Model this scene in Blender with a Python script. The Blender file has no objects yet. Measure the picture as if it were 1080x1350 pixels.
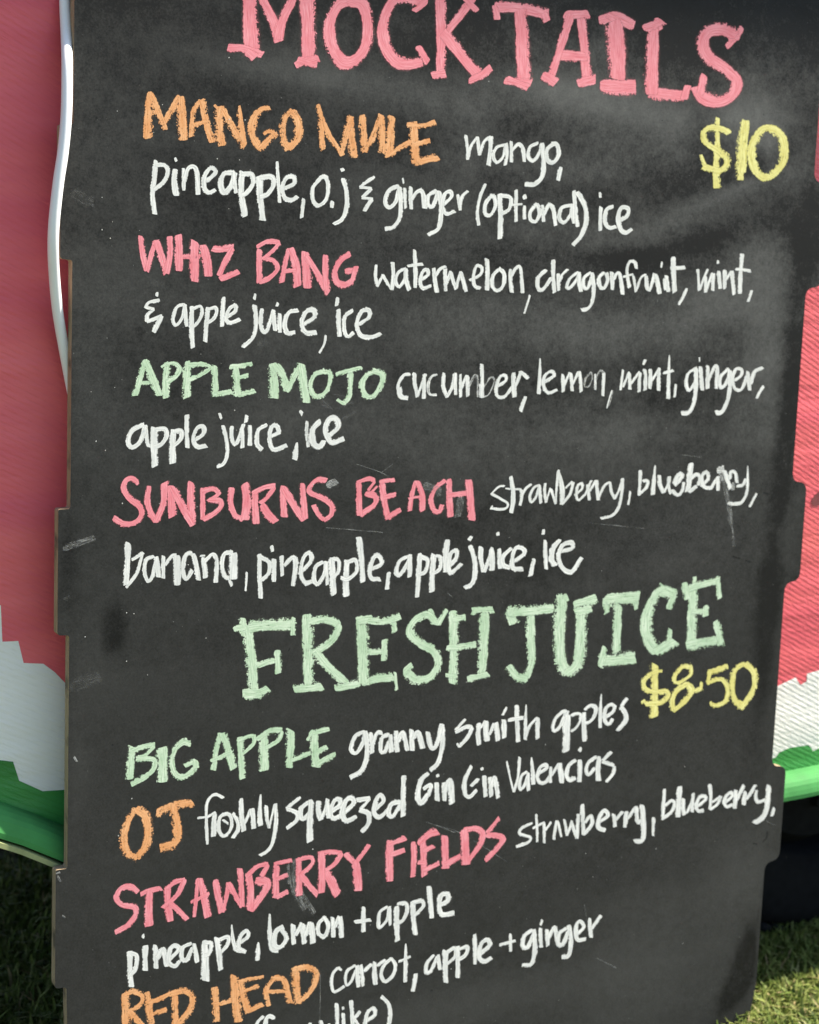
import bpy, bmesh, math, random
import numpy as np
from mathutils import Vector, Matrix
from mathutils.geometry import delaunay_2d_cdt

S = bpy.context.scene
COL = S.collection
random.seed(11)
RNG = np.random.default_rng(5)
rad = math.radians

# ------------------------------------------------------------------ camera
K = 1.0 / 0.9                      # the board is one metre wide between its tabs
FOC = 2195.6                       # focal length in pixels of the 1080 px wide photograph
RCB = np.array([[0.87517897, -0.03767093, -0.48233047],
                [-0.03777128, 0.98860062, -0.14574682],
                [0.48232262, 0.14577279, 0.86377959]])       # board axes -> camera axes
CB = np.array([-0.4823497, 0.11751682, -1.52648137]) * K     # camera in board axes
LEAN = rad(1.2)
VB = 1.166                         # board: distance from first tab top down to its foot
DOWN = np.array([0, -math.sin(LEAN), -math.cos(LEAN)])
INTO = np.array([0, math.cos(LEAN), -math.sin(LEAN)])
XAX = np.array([1.0, 0, 0])
BW = np.stack([XAX, DOWN, INTO], axis=1)                     # board axes -> world
ORG = np.array([0, 0, VB * math.cos(LEAN)])                  # board (0,0) in world, foot at z = 0
CAMP = ORG + BW @ CB
RW = BW @ RCB.T                                              # camera (x right, y down, z forward) -> world
cam = bpy.data.cameras.new('camera')
camo = bpy.data.objects.new('camera', cam)
COL.objects.link(camo)
m = Matrix.Identity(4)
for i in range(3):
    m[i][0] = RW[i, 0]; m[i][1] = -RW[i, 1]; m[i][2] = -RW[i, 2]; m[i][3] = CAMP[i]
camo.matrix_world = m
cam.sensor_fit = 'HORIZONTAL'
cam.sensor_width = 36
cam.lens = FOC / 1080 * 36
cam.clip_start = 0.02
cam.clip_end = 3000
cam.dof.use_dof = True
cam.dof.focus_distance = 1.75
cam.dof.aperture_fstop = 9.0
S.camera = camo

# ------------------------------------------------------------------ world, sun, exposure
SUN_AZ = rad(77.8)      # to the right of the wall's outward normal
SUN_EL = rad(54)
TOSUN = Vector((math.cos(SUN_EL) * math.sin(SUN_AZ), -math.cos(SUN_EL) * math.cos(SUN_AZ), math.sin(SUN_EL)))
wd = bpy.data.worlds.new('World')
S.world = wd
wd.use_nodes = True
wn = wd.node_tree.nodes
bgn = wn['Background']
sky = wn.new('ShaderNodeTexSky')
sky.sky_type = 'NISHITA'
sky.sun_disc = False
sky.sun_elevation = SUN_EL
sky.sun_rotation = math.atan2(TOSUN.x, TOSUN.y)
wd.node_tree.links.new(sky.outputs[0], bgn.inputs[0])
bgn.inputs[1].default_value = 0.088
sl = bpy.data.lights.new('sun', 'SUN')
sl.energy = 5.0
sl.angle = rad(0.6)
sl.color = (1.0, 0.925, 0.80)
so = bpy.data.objects.new('sun', sl)
COL.objects.link(so)
so.rotation_euler = TOSUN.to_track_quat('Z', 'Y').to_euler()
so.location = (3, -3, 5)
S.view_settings.view_transform = 'Standard'
S.view_settings.look = 'None'
S.view_settings.gamma = 1
S.view_settings.use_curve_mapping = False
S.view_settings.exposure = 1.40
S.render.resolution_x = 819
S.render.resolution_y = 1024
S.cycles.transparent_max_bounces = 24


# ------------------------------------------------------------------ helpers
def ray(px, py):
    px = np.asarray(px, float); py = np.asarray(py, float)
    d = np.stack([(px - 540) / FOC, (py - 675) / FOC, np.ones_like(px)], -1)
    return d @ RW.T


def on_board(px, py, out=0.0):
    """where the line of sight through a photo point meets the board -> (u, v) board metres"""
    px = np.asarray(px, float); py = np.asarray(py, float)
    d = np.stack([(px - 540) / FOC, (py - 675) / FOC, np.ones_like(px)], -1) @ RCB
    t = (-out - CB[2]) / d[..., 2]
    return np.stack([CB[0] + t * d[..., 0], CB[1] + t * d[..., 1]], -1)


def bworld(u, v, out=0.0):
    return ORG + XAX * u + DOWN * v - INTO * out


def on_plane_y(px, py, y):
    d = ray(px, py)
    t = (y - CAMP[1]) / d[..., 1]
    return CAMP + d * t[..., None] if d.ndim > 1 else CAMP + d * t


def link(o, parent=None):
    COL.objects.link(o)
    if parent is not None:
        o.parent = parent
    return o


def empty(name, label, cat, loc=(0, 0, 0), group=None):
    o = bpy.data.objects.new(name, None)
    o.empty_display_size = 0.05
    o.location = loc
    link(o)
    o['label'] = label; o['category'] = cat
    if group: o['group'] = group
    return o


def tag(o, label=None, cat=None, kind=None):
    if label: o['label'] = label
    if cat: o['category'] = cat
    if kind: o['kind'] = kind
    return o


def bm_obj(name, bm, mat, parent=None, smooth=False):
    me = bpy.data.meshes.new(name)
    bm.normal_update()
    bm.to_mesh(me); bm.free()
    for q in (mat if isinstance(mat, (list, tuple)) else [mat]):
        me.materials.append(q)
    if smooth:
        for p in me.polygons: p.use_smooth = True
    return link(bpy.data.objects.new(name, me), parent)


def py_obj(name, verts, faces, mat, parent=None, smooth=False):
    me = bpy.data.meshes.new(name)
    me.from_pydata([tuple(v) for v in verts], [], faces)
    me.materials.append(mat)
    me.update()
    if smooth:
        me.polygons.foreach_set('use_smooth', [True] * len(me.polygons))
    return link(bpy.data.objects.new(name, me), parent)


def box(bm, c, s, rot=None):
    r = bmesh.ops.create_cube(bm, size=1.0)
    M = Matrix.Translation(Vector(c)) @ (rot if rot else Matrix.Identity(4)) @ Matrix.Diagonal((s[0], s[1], s[2], 1))
    bmesh.ops.transform(bm, matrix=M, verts=r['verts'])
    return r['verts']


class N:
    """tiny node-tree writer"""
    def __init__(self, name):
        self.m = bpy.data.materials.new(name)
        self.m.use_nodes = True
        self.t = self.m.node_tree
        self.b = self.t.nodes['Principled BSDF']

    def n(self, typ, **kw):
        x = self.t.nodes.new(typ)
        for k, v in kw.items():
            if k.startswith('i_'):
                x.inputs[k[2:].replace('_', ' ')].default_value = v
            else:
                setattr(x, k, v)
        return x

    def l(self, a, b):
        self.t.links.new(a, b)

    def math(self, op, a, b=None, c=None, clamp=False):
        x = self.t.nodes.new('ShaderNodeMath'); x.operation = op; x.use_clamp = clamp
        for i, q in enumerate((a, b, c)):
            if q is None: continue
            if isinstance(q, (int, float)): x.inputs[i].default_value = q
            else: self.l(q, x.inputs[i])
        return x.outputs[0]

    def noise(self, vec, scale, detail=2, rough=0.5, dist=0.0):
        x = self.n('ShaderNodeTexNoise')
        x.inputs['Scale'].default_value = scale
        x.inputs['Detail'].default_value = detail
        x.inputs['Roughness'].default_value = rough
        x.inputs['Distortion'].default_value = dist
        if vec is not None: self.l(vec, x.inputs['Vector'])
        return x.outputs['Fac']

    def mapr(self, v, a, b, c, d, smooth=False):
        x = self.n('ShaderNodeMapRange')
        if smooth: x.interpolation_type = 'SMOOTHSTEP'
        for i, q in enumerate((v, a, b, c, d)):
            if isinstance(q, (int, float)): x.inputs[i].default_value = q
            else: self.l(q, x.inputs[i])
        return x.outputs[0]

    def mix(self, f, a, b):
        x = self.n('ShaderNodeMix', data_type='RGBA')
        if isinstance(f, (int, float)): x.inputs[0].default_value = f
        else: self.l(f, x.inputs[0])
        for i, q in ((6, a), (7, b)):
            if isinstance(q, tuple): x.inputs[i].default_value = (*q, 1) if len(q) == 3 else q
            else: self.l(q, x.inputs[i])
        return x.outputs[2]

    def scalev(self, vec, s, rot=(0, 0, 0)):
        x = self.n('ShaderNodeMapping')
        x.inputs['Scale'].default_value = s
        x.inputs['Rotation'].default_value = rot
        self.l(vec, x.inputs['Vector'])
        return x.outputs[0]

    def bump(self, h, strength=0.3, dist=0.001):
        x = self.n('ShaderNodeBump')
        x.inputs['Strength'].default_value = strength
        x.inputs['Distance'].default_value = dist
        self.l(h, x.inputs['Height'])
        self.l(x.outputs[0], self.b.inputs['Normal'])

    def set(self, **kw):
        for k, v in kw.items():
            k = k.replace('_', ' ')
            if isinstance(v, (int, float, tuple)): self.b.inputs[k].default_value = (*v, 1) if isinstance(v, tuple) and len(v) == 3 else v
            else: self.l(v, self.b.inputs[k])


def obj_coord(w):
    return w.n('ShaderNodeTexCoord').outputs['Object']


# ------------------------------------------------------------------ materials
def mat_board():
    w = N('blackboard_paint')
    oc = obj_coord(w)
    at = w.n('ShaderNodeAttribute', attribute_name='dust_shade').outputs['Fac']
    mo = w.n('ShaderNodeAttribute', attribute_name='mottle').outputs['Fac']
    cloud = w.noise(oc, 7, 5, 0.62, 0.3)
    wipe = w.noise(w.scalev(oc, (6, 6, 22), (0, rad(18), 0)), 1.0, 4, 0.6)
    grain = w.noise(oc, 420, 3, 0.75)
    fine = w.noise(oc, 95, 4, 0.75)
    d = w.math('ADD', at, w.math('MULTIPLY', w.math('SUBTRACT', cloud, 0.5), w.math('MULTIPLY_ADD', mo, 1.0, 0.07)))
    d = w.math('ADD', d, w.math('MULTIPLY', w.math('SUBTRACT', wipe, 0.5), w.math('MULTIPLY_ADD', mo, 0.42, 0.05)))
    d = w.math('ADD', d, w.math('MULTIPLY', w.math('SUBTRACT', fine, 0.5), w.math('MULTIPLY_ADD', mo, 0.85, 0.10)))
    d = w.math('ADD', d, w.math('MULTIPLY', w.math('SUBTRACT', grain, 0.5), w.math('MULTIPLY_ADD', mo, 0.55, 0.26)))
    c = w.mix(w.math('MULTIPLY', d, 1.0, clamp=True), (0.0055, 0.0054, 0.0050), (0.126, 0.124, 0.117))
    specks = w.mapr(w.noise(oc, 260, 1, 0.5), 0.80, 0.82, 0, 0.3)
    c = w.mix(specks, c, (0.28, 0.28, 0.27))
    w.set(Base_Color=c, Roughness=w.mapr(fine, 0.3, 0.7, 0.52, 0.72))
    w.b.inputs['Specular IOR Level'].default_value = 0.22
    h = w.math('ADD', w.math('MULTIPLY', fine, 0.5), w.math('MULTIPLY', w.noise(oc, 700, 2, 0.6), 0.5))
    w.bump(h, 0.28, 0.0006)
    return w.m


def mat_edge():
    w = N('raw_fibreboard_edge')
    oc = obj_coord(w)
    a = w.noise(w.scalev(oc, (60, 400, 25)), 1, 4, 0.7)
    c = w.mix(w.mapr(a, 0.35, 0.65, 0, 1), (0.24, 0.17, 0.10), (0.40, 0.30, 0.19))
    c = w.mix(w.mapr(w.noise(oc, 30, 3), 0.58, 0.7, 0, 0.7), c, (0.04, 0.037, 0.034))
    w.set(Base_Color=c, Roughness=0.85)
    w.bump(a, 0.5, 0.001)
    return w.m


def mat_chalk(name, col, col2, grain, cover, streak=0.5, rim=None):
    """chalk-marker paint: broken grainy edges, streaks along the stroke"""
    w = N(name)
    oc = obj_coord(w)
    e = w.n('ShaderNodeAttribute', attribute_name='edge').outputs['Fac']
    f = w.n('ShaderNodeAttribute', attribute_name='cover').outputs['Fac']
    uv = w.n('ShaderNodeUVMap', uv_map='UVMap').outputs[0]
    st = w.noise(w.scalev(uv, (0.045, 0.9, 1)), 1.0, 3, 0.65)          # uv in millimetres
    g = w.noise(oc, 520, 3, 0.7)
    g2 = w.noise(oc, 190, 3, 0.65)
    lump = w.noise(oc, 60, 2, 0.5)
    noise = w.math('ADD', w.math('MULTIPLY', g, 0.55), w.math('MULTIPLY', g2, 0.45))
    nn = w.math('MULTIPLY', w.math('SUBTRACT', noise, 0.5), grain * 2.6)
    ne = w.math('MULTIPLY', w.math('SUBTRACT', lump, 0.5), 0.28)
    sd = w.n('ShaderNodeAttribute', attribute_name='side').outputs['Fac']
    nn = w.math('MULTIPLY', nn, w.mapr(sd, -1.0, 1.0, 0.35, 1.9))
    a = w.math('SUBTRACT', w.mapr(sd, -1.0, 1.0, 0.95, 0.86), e)
    a = w.math('ADD', a, w.math('ADD', nn, ne))
    halo = w.math('MULTIPLY', w.mapr(e, 0.8, 1.2, 0.16, 0.0, True), w.mapr(g2, 0.35, 0.6, 0.2, 1.0))
    a = w.mapr(a, 0.0, 0.16, 0, 1, True)
    # thin places inside the stroke
    thin = w.math('ADD', w.math('MULTIPLY', w.math('SUBTRACT', st, 0.5), streak * 2.2),
                  w.math('MULTIPLY', w.math('SUBTRACT', noise, 0.5), grain * 3.2))
    thin = w.math('ADD', thin, w.math('MULTIPLY_ADD', f, 1.1, cover - 1.0))
    thin = w.mapr(thin, 0.0, 0.60, 0.06, 1.0)
    al = w.math('MULTIPLY', w.math('MAXIMUM', a, halo), w.math('MULTIPLY', thin, w.math('MINIMUM', w.math('MULTIPLY', f, 1.35), 1.0)), clamp=True)
    cc = w.mix(w.mapr(st, 0.38, 0.60, 0, 1), col2, col)
    cc = w.mix(w.mapr(w.noise(oc, 34, 3, 0.6), 0.40, 0.68, 0, 0.6), cc, col2)
    if rim:
        cc = w.mix(w.mapr(e, 0.55, 0.95, 0, 0.5), cc, rim)
    w.set(Base_Color=cc, Roughness=0.7, Alpha=al)
    w.b.inputs['Specular IOR Level'].default_value = 0.25
    w.bump(w.math('ADD', st, w.math('MULTIPLY', g2, 0.6)), 0.30, 0.0006)
    return w.m


def panel_mat(name, col, col2, rough=0.42, ribs=1.0):
    """painted fibreglass with a slanting woven rib and soft horizontal waves"""
    w = N(name)
    oc = obj_coord(w)
    r = w.scalev(oc, (1, 1, 1), (0, rad(-26), 0))
    sx = w.n('ShaderNodeSeparateXYZ'); w.l(r, sx.inputs[0])
    wob = w.noise(w.scalev(oc, (18, 18, 40)), 1.0, 2)
    ph = w.math('MULTIPLY', w.math('ADD', sx.outputs[2], w.math('MULTIPLY', wob, 0.0035)), 1 / 0.0066)
    saw = w.math('FRACT', ph)
    # one rounded rib per period, lower side cut back more sharply
    rib = w.math('SUBTRACT', w.mapr(saw, 0.0, 0.30, 0, 1, True), w.mapr(saw, 0.5, 1.0, 0, 1, True))
    dash = w.noise(w.scalev(r, (75, 75, 190)), 1.0, 3, 0.7)
    rib = w.math('MULTIPLY', rib, w.mapr(dash, 0.36, 0.62, 0.1, 1.0))
    weave = w.noise(w.scalev(r, (110, 110, 420)), 1.0, 3, 0.65)
    wave = w.noise(w.scalev(oc, (2.2, 2.2, 17)), 1.0, 3, 0.55)
    h = w.math('ADD', w.math('MULTIPLY', rib, 1.0 * ribs), w.math('MULTIPLY', weave, 0.9 * ribs))
    h = w.math('ADD', h, w.math('MULTIPLY', wave, 15.0))
    v = w.noise(w.scalev(oc, (1.5, 1.5, 9)), 1.0, 4, 0.6)
    c = w.mix(w.mapr(v, 0.35, 0.65, 0, 1), col, col2)
    groove = w.mapr(w.math('MULTIPLY', w.math('SUBTRACT', 1.0, rib), dash), 0.40, 0.70, 0, 0.14 * ribs)  # deeper tone of the same colour between the ribs
    c = w.mix(groove, c, tuple(q * 0.42 for q in col))
    w.set(Base_Color=c, Roughness=w.mapr(dash, 0.3, 0.7, rough, rough + 0.12))
    w.bump(h, 0.42, 0.0009)
    return w.m


def mat_plain(name, col, rough=0.5, var=0.15, scale=30, bump=0.15, metallic=0.0):
    w = N(name)
    oc = obj_coord(w)
    a = w.noise(oc, scale, 4, 0.6)
    c = w.mix(w.mapr(a, 0.3, 0.7, 0, 1), tuple(q * (1 - var) for q in col), tuple(min(1, q * (1 + var)) for q in col))
    w.set(Base_Color=c, Roughness=w.mapr(a, 0.3, 0.7, max(0, rough - 0.08), min(1, rough + 0.08)), Metallic=metallic)
    if bump: w.bump(w.noise(oc, scale * 6, 3, 0.6), bump, 0.001)
    return w.m


def mat_grass_blades():
    w = N('grass_blade')
    at = w.n('ShaderNodeAttribute', attribute_name='tint').outputs['Fac']
    r = w.n('ShaderNodeValToRGB'); w.l(at, r.inputs[0])
    cr = r.color_ramp
    cr.elements[0].color = (0.050, 0.085, 0.018, 1)
    cr.elements[1].color = (0.34, 0.26, 0.13, 1); cr.elements[1].position = 0.97
    for p, c in ((0.35, (0.12, 0.17, 0.035)), (0.7, (0.24, 0.28, 0.075)), (0.88, (0.33, 0.33, 0.14))):
        q = cr.elements.new(p); q.color = (*c, 1)
    w.set(Base_Color=r.outputs[0], Roughness=0.55)
    tr = w.n('ShaderNodeBsdfTranslucent'); w.l(r.outputs[0], tr.inputs[0])
    mx = w.n('ShaderNodeMixShader'); mx.inputs[0].default_value = 0.22
    w.b.inputs['Specular IOR Level'].default_value = 0.12
    w.l(w.b.outputs[0], mx.inputs[1]); w.l(tr.outputs[0], mx.inputs[2])
    w.l(mx.outputs[0], w.t.nodes['Material Output'].inputs['Surface'])
    return w.m


def mat_ground():
    w = N('lawn_soil')
    oc = obj_coord(w)
    a = w.noise(oc, 45, 5, 0.7); b = w.noise(oc, 1.3, 3, 0.5)
    c = w.mix(w.mapr(a, 0.35, 0.65, 0, 1), (0.040, 0.045, 0.016), (0.12, 0.15, 0.045))
    c = w.mix(w.mapr(b, 0.35, 0.7, 0, 0.5), c, (0.15, 0.13, 0.06))
    w.set(Base_Color=c, Roughness=0.95)
    w.bump(a, 0.8, 0.02)
    return w.m


M_BOARD = mat_board()
M_EDGE = mat_edge()
CHALK = {
    'w': mat_chalk('white_chalk_paint', (0.91, 0.89, 0.85), (0.62, 0.62, 0.59), 0.46, 0.78, 0.9),
    'p': mat_chalk('pink_chalk_paint', (0.90, 0.36, 0.40), (0.74, 0.19, 0.225), 0.52, 0.86, 0.85),
    'o': mat_chalk('orange_chalk_paint', (0.88, 0.48, 0.24), (0.72, 0.30, 0.11), 1.15, 0.70, 0.75),
    'g': mat_chalk('green_chalk_paint', (0.70, 0.80, 0.62), (0.40, 0.56, 0.36), 0.9, 0.76, 0.9),
    'y': mat_chalk('yellow_chalk_paint', (0.88, 0.83, 0.36), (0.66, 0.58, 0.16), 1.0, 0.76, 0.7),
    's': mat_chalk('rubbed_chalk', (0.42, 0.42, 0.40), (0.30, 0.30, 0.29), 0.45, 0.60, 1.0),
    'k': mat_chalk('bare_black_scratch', (0.010, 0.010, 0.010), (0.014, 0.014, 0.013), 0.8, 1.0, 0.4),
}
M_RED = panel_mat('watermelon_red_paint', (0.84, 0.155, 0.155), (0.70, 0.095, 0.135))  # second tone puts purplish reflection bands into the red
M_WHITE = panel_mat('watermelon_white_paint', (0.86, 0.83, 0.77), (0.78, 0.76, 0.71))
M_GREEN = panel_mat('watermelon_green_paint', (0.018, 0.15, 0.026), (0.045, 0.27, 0.055))
M_TRIM = mat_plain('glossy_green_trim', (0.055, 0.235, 0.065), 0.75, 0.22, 14, 0.1)
M_TRIM.node_tree.nodes['Principled BSDF'].inputs['Specular IOR Level'].default_value = 0.2
M_BEAD = mat_plain('pale_rim_bead', (0.30, 0.33, 0.15), 0.5, 0.15, 40, 0.1)
M_SEED = mat_plain('seed_brown_paint', (0.20, 0.045, 0.05), 0.45, 0.2, 40, 0.1)
M_CABLE = mat_plain('white_pvc', (0.80, 0.80, 0.82), 0.5, 0.04, 25, 0.05)
M_RUBBER = mat_plain('tyre_rubber', (0.010, 0.010, 0.0105), 0.95, 0.3, 60, 0.3)
M_RUBBER.node_tree.nodes['Principled BSDF'].inputs['Specular IOR Level'].default_value = 0.08
M_STEEL = mat_plain('dusty_steel', (0.30, 0.30, 0.31), 0.45, 0.15, 30, 0.1, 0.7)
M_DARK = mat_plain('underbody_black', (0.010, 0.010, 0.010), 0.8, 0.3, 20, 0.2)
M_BLADE = mat_grass_blades()
M_GROUND = mat_ground()

# ------------------------------------------------------------------ ground
YW = 0.036                                   # the van's side wall plane
gv, gf = [], []
NG = 24
for j in range(NG + 1):
    for i in range(NG + 1):
        a = (i / NG * 2 - 1); b = (j / NG * 2 - 1)
        gv.append((math.copysign(abs(a) ** 3, a) * 400, math.copysign(abs(b) ** 3, b) * 400, -0.012))
for j in range(NG):
    for i in range(NG):
        q = j * (NG + 1) + i
        gf.append((q, q + 1, q + NG + 2, q + NG + 1))
g = py_obj('ground', gv, gf, M_GROUND)
tag(g, kind='structure')


def grass():
    parts = []
    def patch(n, x0, x1, y0, y1, hmin, hmax):
        parts.append(np.stack([RNG.uniform(x0, x1, n), RNG.uniform(y0, y1, n), RNG.uniform(hmin, hmax, n)], 1))
    patch(52000, 0.95, 2.1, -0.12, 0.85, 0.012, 0.034)
    patch(26000, -0.35, 0.45, -0.1, 0.9, 0.014, 0.040)
    patch(42000, -1.6, 3.0, -1.1, 1.3, 0.012, 0.034)
    P = np.concatenate(parts)
    n = len(P)
    ang = RNG.uniform(0, 2 * math.pi, n)
    lean = RNG.uniform(0.15, 1.5, n)
    wdt = RNG.uniform(0.0012, 0.0027, n)
    dirx, diry = np.cos(ang), np.sin(ang)
    sx, sy = -diry, dirx
    h = P[:, 2] * 1.1
    base = np.stack([P[:, 0], P[:, 1], np.full(n, -0.012)], 1)
    side = np.stack([sx * wdt, sy * wdt, np.zeros(n)], 1)
    mid = base + np.stack([dirx * h * lean * 0.25, diry * h * lean * 0.25, h * 0.62], 1)
    tip = base + np.stack([dirx * h * lean * 0.9, diry * h * lean * 0.9, h * (1.05 - 0.25 * lean)], 1)
    V = np.stack([base - side, base + side, mid + side * 0.85, mid - side * 0.85, tip], 1).reshape(-1, 3)
    idx = np.arange(n)[:, None] * 5
    quads = idx + np.array([0, 1, 2, 3])
    tris = idx + np.array([3, 2, 4])
    me = bpy.data.meshes.new('grass')
    me.vertices.add(len(V)); me.vertices.foreach_set('co', V.ravel())
    loops = np.concatenate([np.concatenate([quads, tris], 1).ravel()])
    me.loops.add(len(loops)); me.loops.foreach_set('vertex_index', loops.astype(np.int32))
    st = np.stack([np.arange(n) * 7, np.arange(n) * 7 + 4], 1).ravel()
    me.polygons.add(2 * n); me.polygons.foreach_set('loop_start', st.astype(np.int32))
    me.update(calc_edges=True)
    t = np.clip(RNG.normal(0.52, 0.24, n), 0, 1)
    a = me.attributes.new('tint', 'FLOAT', 'POINT')
    a.data.foreach_set('value', np.repeat(t, 5).astype(np.float32))
    me.materials.append(M_BLADE)
    o = link(bpy.data.objects.new('grass', me))
    tag(o, 'short dry green grass around the foot of the menu board', 'grass', 'stuff')


grass()

# ------------------------------------------------------------------ the watermelon van
van = empty('food_van', 'food van painted like a watermelon slice behind the black menu board', 'food van', (0.9, YW + 0.8, 0))
VL = Vector(van.location)


def pts_on_wall(pts):
    P = np.array(pts, float)
    W = on_plane_y(P[:, 0], P[:, 1], YW)
    return [(float(q[0]), float(q[2])) for q in W]


def smooth_path(P, n=8):
    P = np.array(P, float)
    P2 = np.vstack([2 * P[0] - P[1], P, 2 * P[-1] - P[-2]])
    out = []
    for i in range(1, len(P2) - 2):
        a, b, c, d = P2[i - 1], P2[i], P2[i + 1], P2[i + 2]
        for k in range(n):
            t = k / n
            out.append(0.5 * ((2 * b) + (c - a) * t + (2 * a - 5 * b + 4 * c - d) * t * t + (3 * b - a - 3 * c + d) * t ** 3))
    out.append(P[-1])
    return np.array(out)


# bottom line of the body: rises to the left, level on the right
L0 = pts_on_wall([(0, 1098), (42, 1114), (88, 1131)])
R0 = pts_on_wall([(1036, 1045), (1080, 1036)])
zr = R0[1][1]
low = min(zr, L0[2][1]) - 0.012
key = [(-1.42, L0[0][1] + 1.3), (-1.15, L0[0][1] + 0.72), (-0.7, L0[0][1] + 0.30), (-0.36, L0[0][1] + 0.105), L0[0], L0[1], L0[2],
       (L0[2][0] + 0.30, low + 0.004), (0.8, (low + R0[0][1]) / 2), R0[0], R0[1],
       (R0[1][0] + 0.5, zr + 0.002), (R0[1][0] + 1.2, zr + 0.05), (3.3, zr + 0.45), (3.6, zr + 1.0), (3.68, zr + 1.7)]
key = np.array(key)
_h = np.diff(key[:, 0]); _d = np.diff(key[:, 1]) / _h
_m = np.r_[_d[0], [0 if a * b <= 0 else 2 * a * b / (a + b) for a, b in zip(_d[:-1], _d[1:])], _d[-1]]
_xs = np.unique(np.r_[np.arange(key[0, 0], key[-1, 0], 0.025), key[-1, 0]])
_i = np.clip(np.searchsorted(key[:, 0], _xs, side='right') - 1, 0, len(_h) - 1)
_t = (_xs - key[_i, 0]) / _h[_i]
BOT = np.stack([_xs, (2 * _t ** 3 - 3 * _t ** 2 + 1) * key[_i, 1] + (_t ** 3 - 2 * _t ** 2 + _t) * _h[_i] * _m[_i]
                + (-2 * _t ** 3 + 3 * _t ** 2) * key[_i + 1, 1] + (_t ** 3 - _t ** 2) * _h[_i] * _m[_i + 1]], 1)


def sheet(name, poly, mat, out, parent, thick=0.0006):
    """flat painted area on the wall given as an x,z outline; solid, its face 'out' proud of the wall"""
    bm = bmesh.new()
    vs = [bm.verts.new((x - VL.x, YW - out - VL.y, z - VL.z)) for x, z in poly]
    f = bm.faces.new(vs)
    bm.normal_update()
    if f.normal.y > 0: f.normal_flip()
    bmesh.ops.triangulate(bm, faces=[f])
    return bm_obj(name, bm, mat, parent)


# body shell: outline extruded back into a solid
top = [(3.68, 2.5), (-1.46, 2.5)]
outline = [tuple(p) for p in BOT] + top
bm = bmesh.new()
fr = [bm.verts.new((x - VL.x, YW - VL.y, z - VL.z)) for x, z in outline]
bk = [bm.verts.new((x - VL.x, YW + 1.7 - VL.y, z - VL.z)) for x, z in outline]
f = bm.faces.new(fr); b = bm.faces.new(list(reversed(bk)))
n = len(fr)
for i in range(n):
    q = bm.faces.new((fr[i], bk[i], bk[(i + 1) % n], fr[(i + 1) % n]))
    q.material_index = 1 if i < len(BOT) - 1 else 0
bmesh.ops.triangulate(bm, faces=[f, b])
bmesh.ops.recalc_face_normals(bm, faces=bm.faces[:])
bm_obj('body', bm, [M_RED, M_DARK], van)


def jag(x0, x1, base, amp, step):
    out = []
    x = x0
    while x < x1:
        out.append((x, base(x) + random.uniform(-amp, amp)))
        x += random.uniform(0.5, 1.2) * step
    return out


def bot_z(x):
    return float(np.interp(x, BOT[:, 0], BOT[:, 1]))


redL = pts_on_wall([(-30, 792), (1, 798), (3, 846), (24, 845), (31, 874), (57, 875), (72, 886), (100, 915)])
redR = pts_on_wall([(1010, 912), (1026, 904), (1049, 893), (1055, 903), (1064, 898), (1064, 888), (1090, 881)])
grnL = pts_on_wall([(-30, 1000), (0, 1002), (17, 1004), (25, 1029), (56, 1043), (100, 1040)])
grnR = pts_on_wall([(1012, 1003), (1023, 998), (1027, 992), (1040, 986), (1066, 982), (1072, 990), (1082, 985), (1096, 978)])
d1L = redL[0][1] - bot_z(redL[0][0]); d1R = redR[0][1] - bot_z(redR[0][0])
d2L = grnL[0][1] - bot_z(grnL[0][0]); d2R = grnR[0][1] - bot_z(grnR[0][0])


def blend(a, b, x):
    t = min(1, max(0, x)); return a + (b - a) * t


white_top = (jag(-1.3, redL[0][0] - .03, lambda x: bot_z(x) + d1L, 0.025, 0.06) + redL +
             jag(redL[-1][0] + .03, redR[0][0] - .03, lambda x: bot_z(x) + blend(redL[-1][1] - bot_z(redL[-1][0]), d1R, x), 0.02, 0.05) + redR +
             jag(redR[-1][0] + .03, 3.55, lambda x: bot_z(x) + redR[-1][1] - bot_z(redR[-1][0]), 0.02, 0.05))
green_top = (jag(-1.3, grnL[0][0] - .03, lambda x: bot_z(x) + d2L, 0.018, 0.06) + grnL +
             jag(grnL[-1][0] + .03, grnR[0][0] - .03, lambda x: bot_z(x) + blend(d2L, d2R, x), 0.012, 0.05) + grnR +
             jag(grnR[-1][0] + .03, 3.55, lambda x: bot_z(x) + grnR[-1][1] - bot_z(grnR[-1][0]), 0.012, 0.05))
bot_in = [tuple(p) for p in BOT if -1.3 < p[0] < 3.55]
sheet('rind_band', white_top + list(reversed(bot_in)), M_WHITE, 0.0004, van)
sheet('skin_band', green_top + list(reversed(bot_in)), M_GREEN, 0.0008, van)

# moulding swept along the bottom line, with a pale bead under it
def sweep(name, prof, mat, path):
    T = np.gradient(path, axis=0); T /= np.linalg.norm(T, axis=1)[:, None]
    Nn = np.stack([-T[:, 1], T[:, 0]], 1)
    V, F = [], []
    k = len(prof)
    for p, nn in zip(path, Nn):
        for (o, h) in prof:
            q = p + nn * h
            V.append((q[0] - VL.x, YW - o - VL.y, q[1] - VL.z))
    for i in range(len(path) - 1):
        for j in range(k):
            a = i * k + j; b = i * k + (j + 1) % k
            F.append((a, b, b + k, a + k))
    return py_obj(name, V, F, mat, van)


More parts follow.
